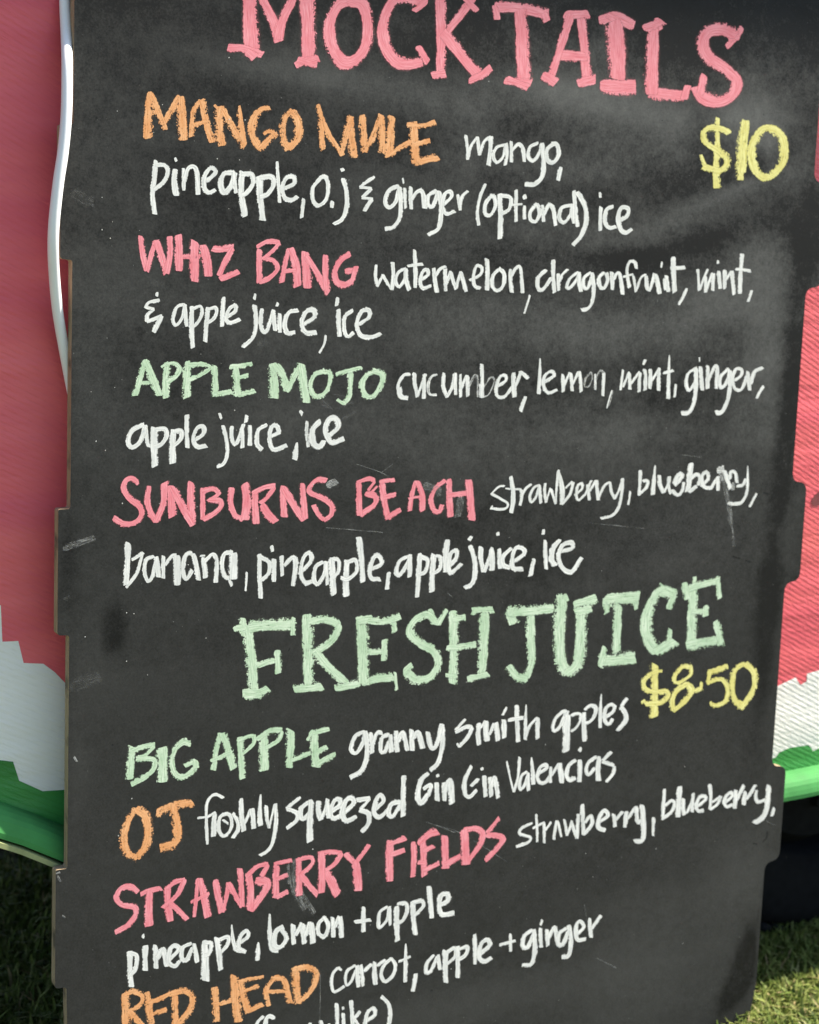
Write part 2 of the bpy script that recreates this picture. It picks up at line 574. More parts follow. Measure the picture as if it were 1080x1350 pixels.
msk = BOT[(BOT[:, 0] > -1.3) & (BOT[:, 0] < 3.55)]
sweep('lower_moulding', [(0.001, 0.033), (0.013, 0.0322), (0.021, 0.0300), (0.028, 0.0262), (0.032, 0.0215), (0.0345, 0.015), (0.036, 0.009), (0.0355, 0.003), (0.026, 0.0005), (-0.02, 0.0005), (-0.02, 0.036)], M_TRIM, msk)
sweep('rim_bead', [(0.032, -0.0002), (0.037, -0.001), (0.037, -0.0065), (0.032, -0.0075), (-0.01, -0.0075), (-0.01, -0.0002)], M_BEAD, msk[msk[:, 0] < 0.42])

# seeds painted on the flesh
sd = pts_on_wall([(1084, 654)])[0]
spots = [(sd[0], sd[1], 62)] + [(x, z, a) for x, z, a in ((1.9, 0.95, 20), (2.2, 1.3, -30), (-0.5, 1.2, 15), (-0.72, 0.85, -20), (2.6, 0.9, 0), (1.75, 1.5, -15), (-0.3, 1.55, 30))]
for x, z, a in spots:
    pl = []
    for k in range(18):
        t = k / 18 * 2 * math.pi
        ex = 0.0085 * math.sin(t) * (1 - 0.35 * math.cos(t)); ez = 0.021 * math.cos(t)
        ca, sa = math.cos(rad(-a)), math.sin(rad(-a))
        pl.append((x + ex * ca - ez * sa, z + ex * sa + ez * ca))
    sheet('painted_seed', pl, M_SEED, 0.0005, van)

# hatch held open above: it shades the top of the board
ta = on_board(760, 22)
pa = bworld(ta[0], ta[1])
hz = 1.55
edge = Vector(pa) + TOSUN * (hz / TOSUN.z)
bm = bmesh.new()
box(bm, ((edge.x + 0.1) - VL.x, (edge.y + YW) / 2 - VL.y, edge.z + 0.015 - VL.z), (3.2, YW - edge.y, 0.03))
bm_obj('serving_hatch', bm, M_RED, van)
for x in (edge.x - 0.9, edge.x + 1.6):
    bm = bmesh.new()
    a = Vector((x, edge.y + 0.08, edge.z)) - VL; b = Vector((x, YW, edge.z - 0.5)) - VL
    d = b - a
    box(bm, (a + b) / 2, (0.018, 0.018, d.length), d.to_track_quat('Z', 'Y').to_matrix().to_4x4())
    bm_obj('hatch_strut', bm, M_STEEL, van)


# wheels
def wheel(cx, cy, R=0.30, Wd=0.20):
    V, F = [], []
    prof = [(R * 0.60, -Wd * 0.42), (R * 0.72, -Wd * 0.5), (R * 0.88, -Wd * 0.5), (R * 0.97, -Wd * 0.44), (R, -Wd * 0.34), (R * 1.003, 0), (R, Wd * 0.34), (R * 0.97, Wd * 0.44), (R * 0.88, Wd * 0.5), (R * 0.72, Wd * 0.5), (R * 0.60, Wd * 0.42)]
    ns = 64; k = len(prof)
    for i in range(ns):
        a = i / ns * 2 * math.pi
        for r, y in prof: V.append((r * math.cos(a), y, r * math.sin(a)))
    for i in range(ns):
        for j in range(k):
            a = i * k + j; b = i * k + (j + 1) % k; c = ((i + 1) % ns) * k + (j + 1) % k; d = ((i + 1) % ns) * k + j
            F.append((a, b, c, d))
    bm = bmesh.new()
    vs = [bm.verts.new(v) for v in V]
    for q in F: bm.faces.new([vs[z] for z in q])
    for i in range(56):                      # tread blocks
        a = i / 56 * 2 * math.pi
        for row, y in enumerate((-0.38, -0.14, 0.14, 0.38)):
            aa = a + (0.05 if row % 2 else 0)
            box(bm, (R * math.cos(aa) * 1.006, y * Wd, R * math.sin(aa) * 1.006), (0.011, Wd * 0.19, 0.024), Matrix.Rotation(-aa, 4, 'Y'))
    bmesh.ops.recalc_face_normals(bm, faces=bm.faces[:])
    t = bm_obj('tyre', bm, M_RUBBER, van, True)
    t.location = Vector((cx, cy, R)) - VL
    bm = bmesh.new()
    bmesh.ops.create_cone(bm, cap_ends=True, segments=40, radius1=R * 0.61, radius2=R * 0.5, depth=0.05, matrix=Matrix.Translation((0, -0.05, 0)) @ Matrix.Rotation(rad(90), 4, 'X'))
    for i in range(8):
        a = i / 8 * 2 * math.pi
        bmesh.ops.create_cone(bm, cap_ends=True, segments=10, radius1=0.012, radius2=0.010, depth=0.02, matrix=Matrix.Translation((0.09 * math.cos(a), -0.08, 0.09 * math.sin(a))) @ Matrix.Rotation(rad(90), 4, 'X'))
    r = bm_obj('rim', bm, M_RUBBER, t)


wc = on_plane_y(1060, 1150, YW + 0.05)
wheel(float(wc[0]) + 0.13, YW + 0.25)
wheel(float(wc[0]) + 0.05, YW + 1.5)
# wheel well and chassis rail over the tyre
bm = bmesh.new()
box(bm, (1.0 - VL.x, YW + 0.9 - VL.y, bot_z(1.2) + 0.10 - VL.z), (4.0, 1.4, 0.03))
box(bm, (1.1 - VL.x, YW + 0.34 - VL.y, bot_z(1.2) - 0.02 - VL.z), (3.0, 0.05, 0.07))
bm_obj('chassis', bm, M_DARK, van)

# ------------------------------------------------------------------ menu board
board = empty('menu_board', 'black chalk menu board with tabbed edges leaning in front of the watermelon van', 'menu board', tuple(bworld(0.5, VB)))
BL = np.array(board.location)
TH = 0.013
P_ = 0.357966858 * K; H_ = 0.123468198 * K
uv = lambda x, y: on_board(x, y)
TL = float(np.mean([uv(80, 250)[0], uv(75.5, 750)[0], uv(73.5, 1220)[0]]))
TR = float(np.mean([uv(1058, 700)[0], uv(1033.5, 1070)[0]]))
print('tabs', TL, TR, 'foot', uv(1000, 1344), uv(1075, 200))
VTOP = -0.46
rows = [-1, 0, 1, 2]


def corner(pts, p, q, r, rad_, n=5):
    """rounded corner at q between p and r"""
    p, q, r = map(np.array, (p, q, r))
    a = p - q; b = r - q
    la, lb = np.linalg.norm(a), np.linalg.norm(b)
    k = min(rad_, la * 0.49, lb * 0.49)
    s = q + a / la * k; e = q + b / lb * k
    for i in range(n + 1):
        t = i / n
        pts.append(tuple((1 - t) ** 2 * s + 2 * t * (1 - t) * q + t * t * e))


raw = [((0.0, VTOP), 0.004)]
right = [((1.0, VTOP), 0.004)]
for i in rows:
    t, b = i * P_, i * P_ + H_
    if t < VTOP: continue
    right += [((1.0, t), 0.014), ((TR, t + 0.002), 0.026), ((TR, b), 0.026), ((1.0, b + 0.002), 0.014)]
right += [((1.0, VB - 0.05), 0.02), ((1.0 - 0.010, VB), 0.004)]
left = [((0.006, VB), 0.004)]
for i in reversed(rows):
    t, b = i * P_, i * P_ + H_
    if t < VTOP: continue
    left += [((0.0, b), 0.003), ((TL, b - 0.001), 0.004), ((TL, t), 0.003), ((0.0, t), 0.003)]
seq = raw + right + left
poly = []
for i in range(len(seq)):
    corner(poly, seq[i - 1][0], seq[i][0], seq[(i + 1) % len(seq)][0], seq[i][1])
print('outline', len(poly))


def px(x, y):
    q = on_board(x, y); return float(q[0]), float(q[1])


# chalky and worn patches, with the upper-right light and shadow bands painted in, placed in board metres (x, y of the photo, radii in photo px, turn, amount)
DUST_SHADE = [(300, 90, 140, 60, 0, .10), (520, 120, 200, 26, 4, .36), (760, 125, 90, 24, 4, .36), (880, 150, 120, 34, 6, .38), (690, 152, 44, 26, 0, -.35),
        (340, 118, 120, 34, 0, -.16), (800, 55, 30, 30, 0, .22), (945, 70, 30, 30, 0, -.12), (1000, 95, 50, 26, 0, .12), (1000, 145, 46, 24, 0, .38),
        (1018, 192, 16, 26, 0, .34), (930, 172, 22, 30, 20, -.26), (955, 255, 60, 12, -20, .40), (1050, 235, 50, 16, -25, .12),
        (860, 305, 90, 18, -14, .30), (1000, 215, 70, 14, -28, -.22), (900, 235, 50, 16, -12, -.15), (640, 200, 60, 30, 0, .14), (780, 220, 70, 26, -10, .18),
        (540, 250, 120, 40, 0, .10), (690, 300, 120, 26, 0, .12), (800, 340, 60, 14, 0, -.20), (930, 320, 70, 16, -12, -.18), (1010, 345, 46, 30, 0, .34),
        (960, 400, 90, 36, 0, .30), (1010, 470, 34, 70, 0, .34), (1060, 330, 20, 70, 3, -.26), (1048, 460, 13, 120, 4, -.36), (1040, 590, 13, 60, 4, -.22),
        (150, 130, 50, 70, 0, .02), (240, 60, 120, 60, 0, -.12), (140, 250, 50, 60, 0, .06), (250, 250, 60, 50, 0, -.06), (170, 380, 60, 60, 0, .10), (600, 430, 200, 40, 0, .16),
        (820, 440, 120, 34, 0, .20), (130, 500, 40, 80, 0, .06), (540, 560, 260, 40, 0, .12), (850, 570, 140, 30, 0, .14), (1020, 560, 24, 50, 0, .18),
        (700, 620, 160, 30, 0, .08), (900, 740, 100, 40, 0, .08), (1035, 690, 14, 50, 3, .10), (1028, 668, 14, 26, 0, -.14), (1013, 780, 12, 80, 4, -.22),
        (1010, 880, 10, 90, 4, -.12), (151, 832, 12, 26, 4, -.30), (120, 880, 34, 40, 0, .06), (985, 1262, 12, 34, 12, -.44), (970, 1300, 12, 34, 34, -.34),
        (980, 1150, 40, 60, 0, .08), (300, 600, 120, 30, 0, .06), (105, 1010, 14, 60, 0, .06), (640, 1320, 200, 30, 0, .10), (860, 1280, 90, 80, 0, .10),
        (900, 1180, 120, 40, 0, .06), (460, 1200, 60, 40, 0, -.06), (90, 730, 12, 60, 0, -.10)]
PX2M = 1.0 / 1000


def dust_shade_at(Q):
    """base level, lowest at the top; blobs add chalk, wear and painted shadow bands"""
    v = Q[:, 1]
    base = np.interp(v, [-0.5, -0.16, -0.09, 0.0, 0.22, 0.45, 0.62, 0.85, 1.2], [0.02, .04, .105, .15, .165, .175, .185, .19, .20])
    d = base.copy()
    for x, y, rx, ry, rot, am in DUST_SHADE:
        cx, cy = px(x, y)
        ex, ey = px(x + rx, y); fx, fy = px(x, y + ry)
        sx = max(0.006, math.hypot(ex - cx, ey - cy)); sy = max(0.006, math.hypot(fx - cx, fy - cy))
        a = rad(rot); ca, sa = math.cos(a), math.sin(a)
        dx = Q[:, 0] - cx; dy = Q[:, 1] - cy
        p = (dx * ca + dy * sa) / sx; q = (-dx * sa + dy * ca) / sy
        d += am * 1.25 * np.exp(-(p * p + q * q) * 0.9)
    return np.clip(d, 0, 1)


def build_panel():
    pl = np.array(poly)
    step = 0.0075
    us = np.arange(TL, TR, step); vs = np.arange(VTOP, VB, step)
    U, V = np.meshgrid(us, vs)
    pts = np.stack([U.ravel(), V.ravel()], 1)
    # keep those well inside
    x, y = pts[:, 0], pts[:, 1]
    inside = np.zeros(len(pts), bool)
    mind = np.full(len(pts), 9.0)
    for i in range(len(pl)):
        a, b = pl[i - 1], pl[i]
        c = ((a[1] > y) != (b[1] > y))
        with np.errstate(divide='ignore', invalid='ignore'):
            xi = (b[0] - a[0]) * (y - a[1]) / (b[1] - a[1] if b[1] != a[1] else 1e-12) + a[0]
        inside ^= c & (x < xi)
        ab = b - a; L = max(ab @ ab, 1e-12)
        t = np.clip(((pts - a) @ ab) / L, 0, 1)
        mind = np.minimum(mind, np.linalg.norm(pts - a - t[:, None] * ab, axis=1))
    pts = pts[inside & (mind > 0.003)]
    allp = [Vector(p) for p in np.vstack([pl, pts])]
    edges = [(i, (i + 1) % len(pl)) for i in range(len(pl))]
    r = delaunay_2d_cdt(allp, edges, [], 1, 1e-6)
    vo = np.array([(p[0], p[1]) for p in r[0]]); faces = [tuple(f) for f in r[2]]
    nb = len(pl)
    V3 = ORG + np.outer(vo[:, 0], XAX) + np.outer(vo[:, 1], DOWN) - BL
    nv = len(V3)
    fl = []
    for f in faces:
        a, b, c = V3[f[0]], V3[f[1]], V3[f[2]]
        nn = np.cross(b - a, c - a)
        fl.append(f if nn @ (-INTO) > 0 else tuple(reversed(f)))
    me = bpy.data.meshes.new('panel')
    # front, back rim and a slightly eased front arris
    rim = ORG + np.outer(pl[:, 0], XAX) + np.outer(pl[:, 1], DOWN) - BL
    back = rim + INTO * TH
    Vall = np.vstack([V3, back])
    # map outline vertices to output indices
    om = []
    for p in pl:
        om.append(int(np.argmin(np.sum((vo - p) ** 2, 1))))
    side = []
    for i in range(nb):
        j = (i + 1) % nb
        if om[i] == om[j]: continue
        q = (om[i], nv + i, nv + j, om[j])
        a, b, c = Vall[q[0]], Vall[q[1]], Vall[q[2]]
        side.append(q)
    backf = [tuple(range(nv, nv + nb))]
    me.from_pydata([tuple(v) for v in Vall], [], fl + side + backf)
    me.materials.append(M_BOARD); me.materials.append(M_EDGE)
    mi = [0] * len(fl) + [1] * len(side) + [1]
    me.polygons.foreach_set('material_index', mi)
    at = me.attributes.new('dust_shade', 'FLOAT', 'POINT')
    d = np.concatenate([dust_shade_at(vo), np.full(nb, 0.15)])
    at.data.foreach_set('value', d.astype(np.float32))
    am = me.attributes.new('mottle', 'FLOAT', 'POINT')
    mot = np.interp(np.r_[vo[:, 1], np.zeros(nb)], [-.2, .0, .25, .42, .6, 1.2], [.9, 1, .9, .45, .2, .12])
    mot *= np.interp(np.r_[vo[:, 0], np.zeros(nb)], [0, .3, .55, 1], [.45, .5, .9, 1])
    am.data.foreach_set('value', mot.astype(np.float32))
    me.update()
    o = link(bpy.data.objects.new('panel', me), board)
    return o


build_panel()

#WORDS-BEGIN
def crop(x0, y0, x1, rw=1080.0):
    return (x0, y0, rw / (x1 - x0))


cA = crop(280, 0, 640); cB = crop(640, 0, 1080); cC = crop(180, 110, 400); cD = crop(400, 130, 760); cE = crop(180, 200, 500)
cF = crop(500, 220, 860); cG = crop(900, 140, 1080); cH = crop(170, 300, 490); cI = crop(480, 330, 760); cJ = crop(740, 330, 1020)
cK = crop(180, 380, 520); cL = crop(160, 460, 520); cM = crop(510, 470, 790); cN = crop(780, 470, 1020); cO = crop(150, 540, 470)
cP = crop(130, 610, 410); cQ = crop(400, 610, 680); cR = crop(630, 600, 830); cS = crop(820, 600, 1020); cT = crop(150, 700, 470)
cU = crop(460, 700, 780); cV = crop(300, 790, 660); cW = crop(640, 750, 980); cX = crop(830, 860, 1020); cY = crop(150, 940, 450)
cZ = crop(440, 910, 840); cAA = crop(150, 1020, 450); cAB = crop(440, 980, 840); cAC = crop(140, 1100, 420); cAD = crop(400, 1070, 680)
cAE = crop(670, 1020, 1040); cAF = crop(150, 1160, 450); cAG = crop(420, 1160, 620); cAH = crop(420, 1190, 820); cAI = crop(140, 1250, 440)
cAJ = crop(300, 1290, 560); c1 = (0, 0, 1.0)

WORDS = [
 # MOCKTAILS
 ('MOCK', 'p', cA, 42, '''54:148,-90 148,0 151,100 158,212; 30:65,188 120,192 195,215; 34:140,205 165,225; 34:180,-60 200,0 225,50 245,95 262,160; 36:330,-50 310,10 285,60 268,105 262,150;
   52:368,-90 374,0 379,100 382,225; 28:332,258 370,240 418,232; 28:340,236 410,255; 44:545,0 500,18 468,75 463,140 480,200 515,245 560,240 600,195 615,135 610,60 590,15 540,-2;
   42:835,15 800,-2 760,-10 715,5 685,60 674,130 690,195 725,240 770,253 825,245; 24:848,5 800,42; 28:815,185 850,245; 36:900,-60 903,60 907,150 903,280; 32:872,298 918,290;
   32:925,130 960,85 1000,35 1030,-10; 22:1000,-5 1045,42; 40:915,130 960,185 1010,250 1055,298; 30:1018,318 1065,298 1100,270''', 'chalk_word', 'pink heading letters "MOCK"'),
 ('TAILS', 'p', cB, 34, '''32:35,22 110,25 200,45; 22:30,20 38,60; 24:190,45 198,66; 38:113,35 119,120 123,200 126,262; 24:65,260 145,268; 24:75,258 135,282; 28:258,48 332,46; 26:275,50 250,130 228,200 212,250; 34:188,245 225,265;
   28:310,58 320,150 328,250; 34:303,268 352,256; 32:240,178 322,182; 30:372,66 420,55 478,80; 20:395,50 470,86; 48:416,75 424,150 428,250; 44:378,278 480,282; 36:545,85 540,180 538,300; 26:515,92 572,70; 26:555,62 562,95; 34:538,300 640,310; 26:655,280 645,318;
   20:830,90 782,150; 22:820,120 790,125; 36:808,112 770,95 725,100 703,135 722,185 775,222 812,262 800,305 755,328 705,315 688,285; 24:708,245 695,300''', 'chalk_word', 'pink heading letters "TAILS"'),
 ('MANGO', 'o', cC, 46, '''46:88,60 80,150 75,250 70,350; 34:98,80 135,170 185,295; 40:275,85 230,165 182,250; 50:287,90 293,200 302,360; 34:412,112 370,175 362,250 355,340; 40:420,110 440,200 462,290 490,375; 30:372,270 455,245;
   18:505,140 525,162; 50:540,155 535,260 552,395; 42:560,170 610,265 700,400; 40T:665,150 672,250 690,370; 34:860,158 810,165 775,195; 46:785,180 750,250 752,340 800,420; 44:800,420 850,370 898,325; 28:825,325 860,308 905,325;
   40:1003,175 960,225 945,310 958,385 985,425; 46:1010,180 1045,240 1052,300 1040,360 990,415'''),
 ('MULE', 'o', cD, 24, '''18:57,25 72,75 105,150 155,222; 20:66,80 72,140 78,200; 22:152,215 168,140 190,72; 26:186,75 190,150 200,230; 26:232,68 238,140 245,205; 22:245,208 280,140 305,72; 24:308,66 310,140 312,212; 28:348,72 345,150 340,225; 22:342,222 380,195 425,172;
   28:438,95 438,170 446,250; 20:412,102 470,108 520,92; 22:440,182 498,166; 26:448,250 490,240 530,232'''),
 ('mango,', 'w', cD, 16, '''12:643,145 648,190 650,240; 12:652,235 662,190 688,152; 14:688,152 694,195 697,222; 14:698,218 715,170 742,150; 18:742,152 740,200 733,262; 14:797,182 765,192 750,225 765,252 790,230 800,190; 15:802,178 805,220 798,262; 14:822,170 823,250; 15:826,205 850,180 868,200 874,248;
   15:928,175 897,192 890,228 910,245 932,215 942,178; 18:944,178 950,250 945,305 915,338 878,338; 17:990,178 965,200 965,240 988,252 1010,220 1002,182 984,178; 16:1018,272 1008,322'''),
 ('pineapple,', 'w', cE, 22, '''22:85,40 78,120 70,190 80,275; 20:88,58 125,60 140,90 120,135 78,168; 26:172,80 168,130 178,192; 12:172,27 177,42; 17:208,75 210,170; 20:212,130 228,78 252,66 268,90 274,188; 20:302,132 335,112 352,85 328,72 302,110 300,158 322,182 350,170;
   24:432,92 390,97 374,140 390,182 422,150 438,95; 18:432,90 442,182; 26:470,90 465,180 482,285; 22:472,100 512,102 518,140 492,180 470,192; 28:545,112 550,200 560,302; 24:552,115 600,112 608,150 580,190 552,200; 15:625,45 630,130 637,225;
   20:655,165 700,142 700,112 668,115 647,160 660,205 690,215 716,200; 17:743,210 735,292'''),
 ('o.j', 'w', cE, 20, '''18:822,112 785,160 785,215 810,240 845,210 853,150 840,112 818,114; 20:872,222 868,246; 20:920,120 935,180 935,250 915,300 880,322; 20:914,76 918,84'''),
 ('&', 'w', cE, 16, '''16:1058,112 1022,135 995,157; 14:995,158 1045,163; 16:1045,165 1005,203; 14:1005,205 1050,210; 19:1048,210 1015,262'''),
 ('ginger', 'w', cF, 16, '''17:76,75 38,95 24,140 40,160 66,135 80,80; 17:80,80 86,150 80,205 56,238 25,245; 13:102,85 105,162; 8:92,45 96,65; 16:125,80 126,165; 18:128,128 150,98 172,100 180,162; 17:226,95 196,112 192,148 213,155 232,105; 18:236,97 245,170 235,240 195,268;
   16:256,148 285,118 280,97 258,110 250,150 265,185 298,175; 14:310,110 320,170; 15:318,160 328,118 350,96'''),
 ('(optional)', 'w', cF, 15, '''13:420,68 398,120 388,180 393,230; 16:440,117 418,150 420,185 440,190 460,155 455,120 440,115; 19:477,108 480,200 478,282; 15:482,112 520,122 515,165 485,186; 14:542,92 542,215; 8:520,152 565,147; 14:575,155 575,205; 14:573,112 577,125;
   15:617,152 597,180 600,210 620,215 635,182 625,150 614,152; 14:645,152 650,215; 16:650,190 670,152 688,165 698,230; 15:757,152 722,162 712,200 730,220 755,190 765,148; 15:763,150 768,222; 15:770,96 776,160 785,235; 19:785,100 812,150 820,210 800,270 768,308'''),
 ('ice', 'w', cF, 17, '''16:878,160 875,250; 12:874,102 875,120; 17:925,157 900,170 893,215 910,240 935,236; 18:942,215 978,195 984,165 958,162 946,200 955,245 975,260 998,246'''),
 ('$10', 'y', cG, 48, '''34:278,95 276,300; 50:276,300 270,640; 46:368,212 320,185 230,170 175,195 165,250 205,305 280,350 345,405 352,460 295,510 210,490 165,480; 30:145,388 178,470; 58:492,120 475,250 462,400 455,575; 40:510,118 495,300 480,520;
   60:690,172 625,190 565,275 545,380 570,490 640,560 715,540 785,455 805,360 790,260 740,195 685,172'''),
 ('WHIZ', 'p', cH, 28, '''24:52,40 62,120 80,190; 24:80,190 100,120 122,58; 28:122,62 145,130 165,200; 26:168,200 182,120 182,42; 32:220,36 222,110 222,188; 22:225,130 315,128; 36:292,64 290,150 292,235; 34:330,82 345,140 352,212; 26:375,92 410,95 462,86; 26:462,92 430,150 402,212; 30:408,228 440,215 485,196'''),
 ('BANG', 'p', cH, 28, '''26:582,100 580,170 582,238; 20:570,85 620,62 670,66; 20:668,72 635,108 595,140; 22:600,135 645,150 660,185 622,225 580,242; 22:712,95 695,160 680,242; 32:720,95 742,170 750,258; 20:692,195 740,188; 34:785,112 790,190 795,265; 26:790,130 835,200 885,290; 24:875,125 875,200 882,280;
   28:982,118 945,140 917,190 922,238 958,255 992,240; 24:992,240 1003,205 1010,175; 24:965,195 1008,190'''),
 ('watermelon,', 'w', cI, 18, '''16:62,75 58,130 68,182; 14:68,182 95,125; 14:95,125 120,170 142,198; 18:142,198 148,120 145,62; 17:210,92 175,112 160,155 178,185 205,150 216,97; 22:212,95 215,150 230,200; 20:258,0 262,100 260,188; 16:222,80 298,70; 19:290,150 325,125 320,97 296,112 285,160 300,192 340,180;
   20:355,92 360,150 370,212; 18:365,130 385,97 415,82; 20:412,97 415,205; 18:418,172 440,107; 20:440,110 468,195; 16:470,190 492,110; 20:490,110 518,208; 17:538,152 590,125 600,88 572,80 556,130 562,180 590,193; 22:625,45 628,120 625,200;
   19:692,92 657,125 652,180 677,205 708,180 713,122 688,92; 19:745,97 745,150 752,212; 18:750,130 772,92 795,92 806,215; 11:843,228 815,320'''),
 ('dragonfruit,', 'w', cJ, 17, '''21:-78,100 -118,140 -118,192 -92,198 -50,140; 20:-40,50 -41,130 -35,213; 18:-15,120 -13,203; 17:-10,160 5,125 32,97; 17:85,112 45,142 28,185 45,190 78,150 92,112; 20:90,115 90,160 100,208; 18:150,112 117,140 114,182 135,190 158,122; 19:158,115 165,200 155,268 130,298 105,303;
   20:217,112 192,140 197,185 220,190 236,150 230,117; 20:257,112 260,198; 19:265,150 285,117 300,132 312,222; 16:382,92 374,60 350,57 335,90 338,140 347,188; 12:315,135 365,122; 14:367,130 380,210; 13:385,195 405,140 430,122; 18:432,132 437,190 452,200; 17:452,200 475,120; 22:480,122 500,218;
   20:535,130 545,208; 18:525,145 530,200; 11:513,60 508,86; 22:570,35 572,120 577,210; 22:558,90 628,88; 15:638,195 598,275'''),
 ('mint,', 'w', cJ, 16, '''14:695,97 698,150 702,203; 13:705,200 745,97; 17:735,132 735,212; 15:740,200 770,117; 18:775,120 770,203; 20:800,107 808,193; 12:796,52 797,66; 20:832,102 832,193; 15:835,152 865,107; 21:868,107 880,222; 20:920,20 912,120 908,218; 15:888,95 962,105; 15:968,205 950,260'''),
 ('&', 'w', cK, 17, '''13:86,18 84,32; 15:95,50 52,60 38,80; 15:38,80 72,88; 17:72,88 45,112 44,138; 16:45,140 105,117; 20:105,118 72,182'''),
 ('apple', 'w', cK, 16, '''15:200,66 168,80 152,130 165,155 192,122 204,68; 16:202,70 210,158; 19:232,77 230,160 235,248; 15:235,86 268,77 273,110 250,150 232,162; 19:300,82 292,150 288,222; 16:302,87 333,82 328,120 295,147; 17:365,38 360,100 358,158; 17:370,127 412,97 412,72 388,87 374,125 392,145 432,130'''),
 ('juice,', 'w', cK, 17, '''18:495,72 500,140 490,200 446,246; 12:497,24 493,46; 18:525,87 520,140 526,172 538,183 552,166; 16:546,176 562,130 573,92; 17:574,92 577,140 581,176; 19:598,107 600,183; 14:592,62 588,74; 19:675,92 637,102 620,150 632,188 662,185; 20:702,150 745,122 743,92 712,97 692,140 707,185 752,186; 11:793,198 786,235 766,270'''),
 ('ice', 'w', cK, 19, '''20:845,90 850,200; 15:843,40 838,72; 17:905,92 872,120 870,175 885,203 908,186; 18:930,152 973,122 973,92 942,97 922,150 940,198 985,205 1022,190'''),
 ('APPLE', 'g', cL, 22, '''22:92,48 75,110 55,182; 26:95,45 120,110 148,182; 14:72,136 145,130; 26:182,60 176,120 178,190; 14:160,72 185,55; 18:180,62 210,58 230,80 215,108 182,130; 28:262,52 258,120 260,188; 17:268,64 320,60 350,75 310,103 268,122; 26:368,68 370,130 370,183; 22:372,182 435,168; 26:452,75 455,130 460,183;
   18:430,72 470,68 515,58; 16:455,117 500,105; 22:462,182 525,165'''),
 ('MOJO', 'g', cL, 22, '''34:600,62 602,120 604,190; 26:612,65 640,110 655,165; 24:655,165 688,100 708,62; 30:710,62 720,130 730,208; 18:802,87 762,105 747,150 765,185 800,180 823,140 826,97 798,87; 16:850,100 900,86 950,74; 20:907,95 905,150 900,190 880,215; 12:882,217 855,200; 20:1002,88 967,107 952,150 970,188 1005,180 1032,130 1030,97 998,88'''),
 ('cucumber,', 'w', cM, 18, '''17:118,90 85,97 58,145 65,195; 24:65,160 70,200 105,210; 20:140,85 142,140 155,203; 17:155,200 180,140 197,90; 20:190,95 188,212; 14g:255,92 227,102 210,145 217,190 252,195; 19:290,85 287,150 305,205; 19:305,205 335,150 347,87; 16:350,85 350,193; 15:374,92 376,205; 16:380,160 405,97; 20:408,97 412,200; 12f:415,160 445,97 460,110 465,205; 14:475,140 478,205;
   18:482,40 485,120 485,208; 10f:488,160 528,107 548,125 520,190 490,205; 17:562,152 605,122 603,97 577,102 557,150 562,200 600,203 645,145; 23:645,85 650,203; 16:655,150 680,80; 20:680,77 718,110; 20:705,205 680,276'''),
 ('lemon,', 'w', cM, 17, '''19T:780,12 778,100 773,188; 18:800,132 850,97 835,75 802,100 797,150 822,185 865,170; 18:895,92 897,178; 14:900,150 930,82; 18:935,85 942,173; 14:945,140 975,77; 18:980,77 988,178; 10f:1040,80 1012,110 1007,150 1028,150 1045,110 1040,80; 11g:1060,90 1060,168; 12f:1062,120 1085,72 1105,85; 16:1104,85 1100,165 1098,198; 7:1144,172 1119,262;7f:1150,172 1128,250'''),
 ('mint,', 'w', cN, 18, '''15:187,80 180,130 172,198; 15:187,180 222,92; 21:224,97 228,193; 17:235,160 285,92; 20:288,97 282,208; 21:315,77 320,130 317,198; 18:318,20 306,46; 23:348,77 345,188; 17:352,150 402,70; 21:402,70 398,200; 22T:462,-5 457,120 455,248; 19:427,97 483,82; 14:500,165 492,240'''),
 ('ginger,', 'w', cN, 22, '''20:622,67 572,102 562,168 582,200 615,150; 25:620,72 617,200 602,288 572,333 535,335; 23:645,62 650,130 657,198; 8:640,5 640,30; 24:690,57 688,188; 22:695,140 730,62 745,75 740,188; 22:812,72 767,120 762,178 790,172 820,110; 25:820,82 818,200 800,278 770,330 738,333; 20:850,142 888,110 888,77 857,77 837,130 852,190 890,192 925,110;
   21:926,90 938,198; 22:945,162 967,92 1015,67; 18:1020,177 980,246'''),
 ('apple', 'w', cO, 22, '''22:132,66 82,92 63,140 80,168 118,142 140,78; 16:142,70 150,150 165,163; 29:180,82 180,170 183,250; 20:187,87 228,87 233,120 210,155 187,165; 27:265,92 260,170 262,236; 20:270,97 300,97 298,130 268,160; 19:325,25 325,100 328,168; 20:357,137 398,107 398,77 372,82 354,130 372,165 410,160'''),
 ('juice', 'w', cO, 19, '''17:485,72 500,130 505,190 490,238 460,253; 13:470,17 478,40; 18:525,75 523,115 530,145 542,153 556,132; 15:548,145 564,105 577,65; 19:570,85 573,168; 20:605,72 605,158; 17:592,27 588,55; 20:680,67 642,92 637,150 658,178; 20:692,122 733,102 725,72 702,77 692,130 712,178 768,160'''),
 (', ice', 'w', cO, 24, '''24T:815,150 805,220; 20:828,8 838,18; 14g:860,52 858,110 865,165; 26:918,52 885,90 888,150 915,165 935,140; 24:952,120 998,77 985,40 955,47 943,100 970,145 1022,130'''),
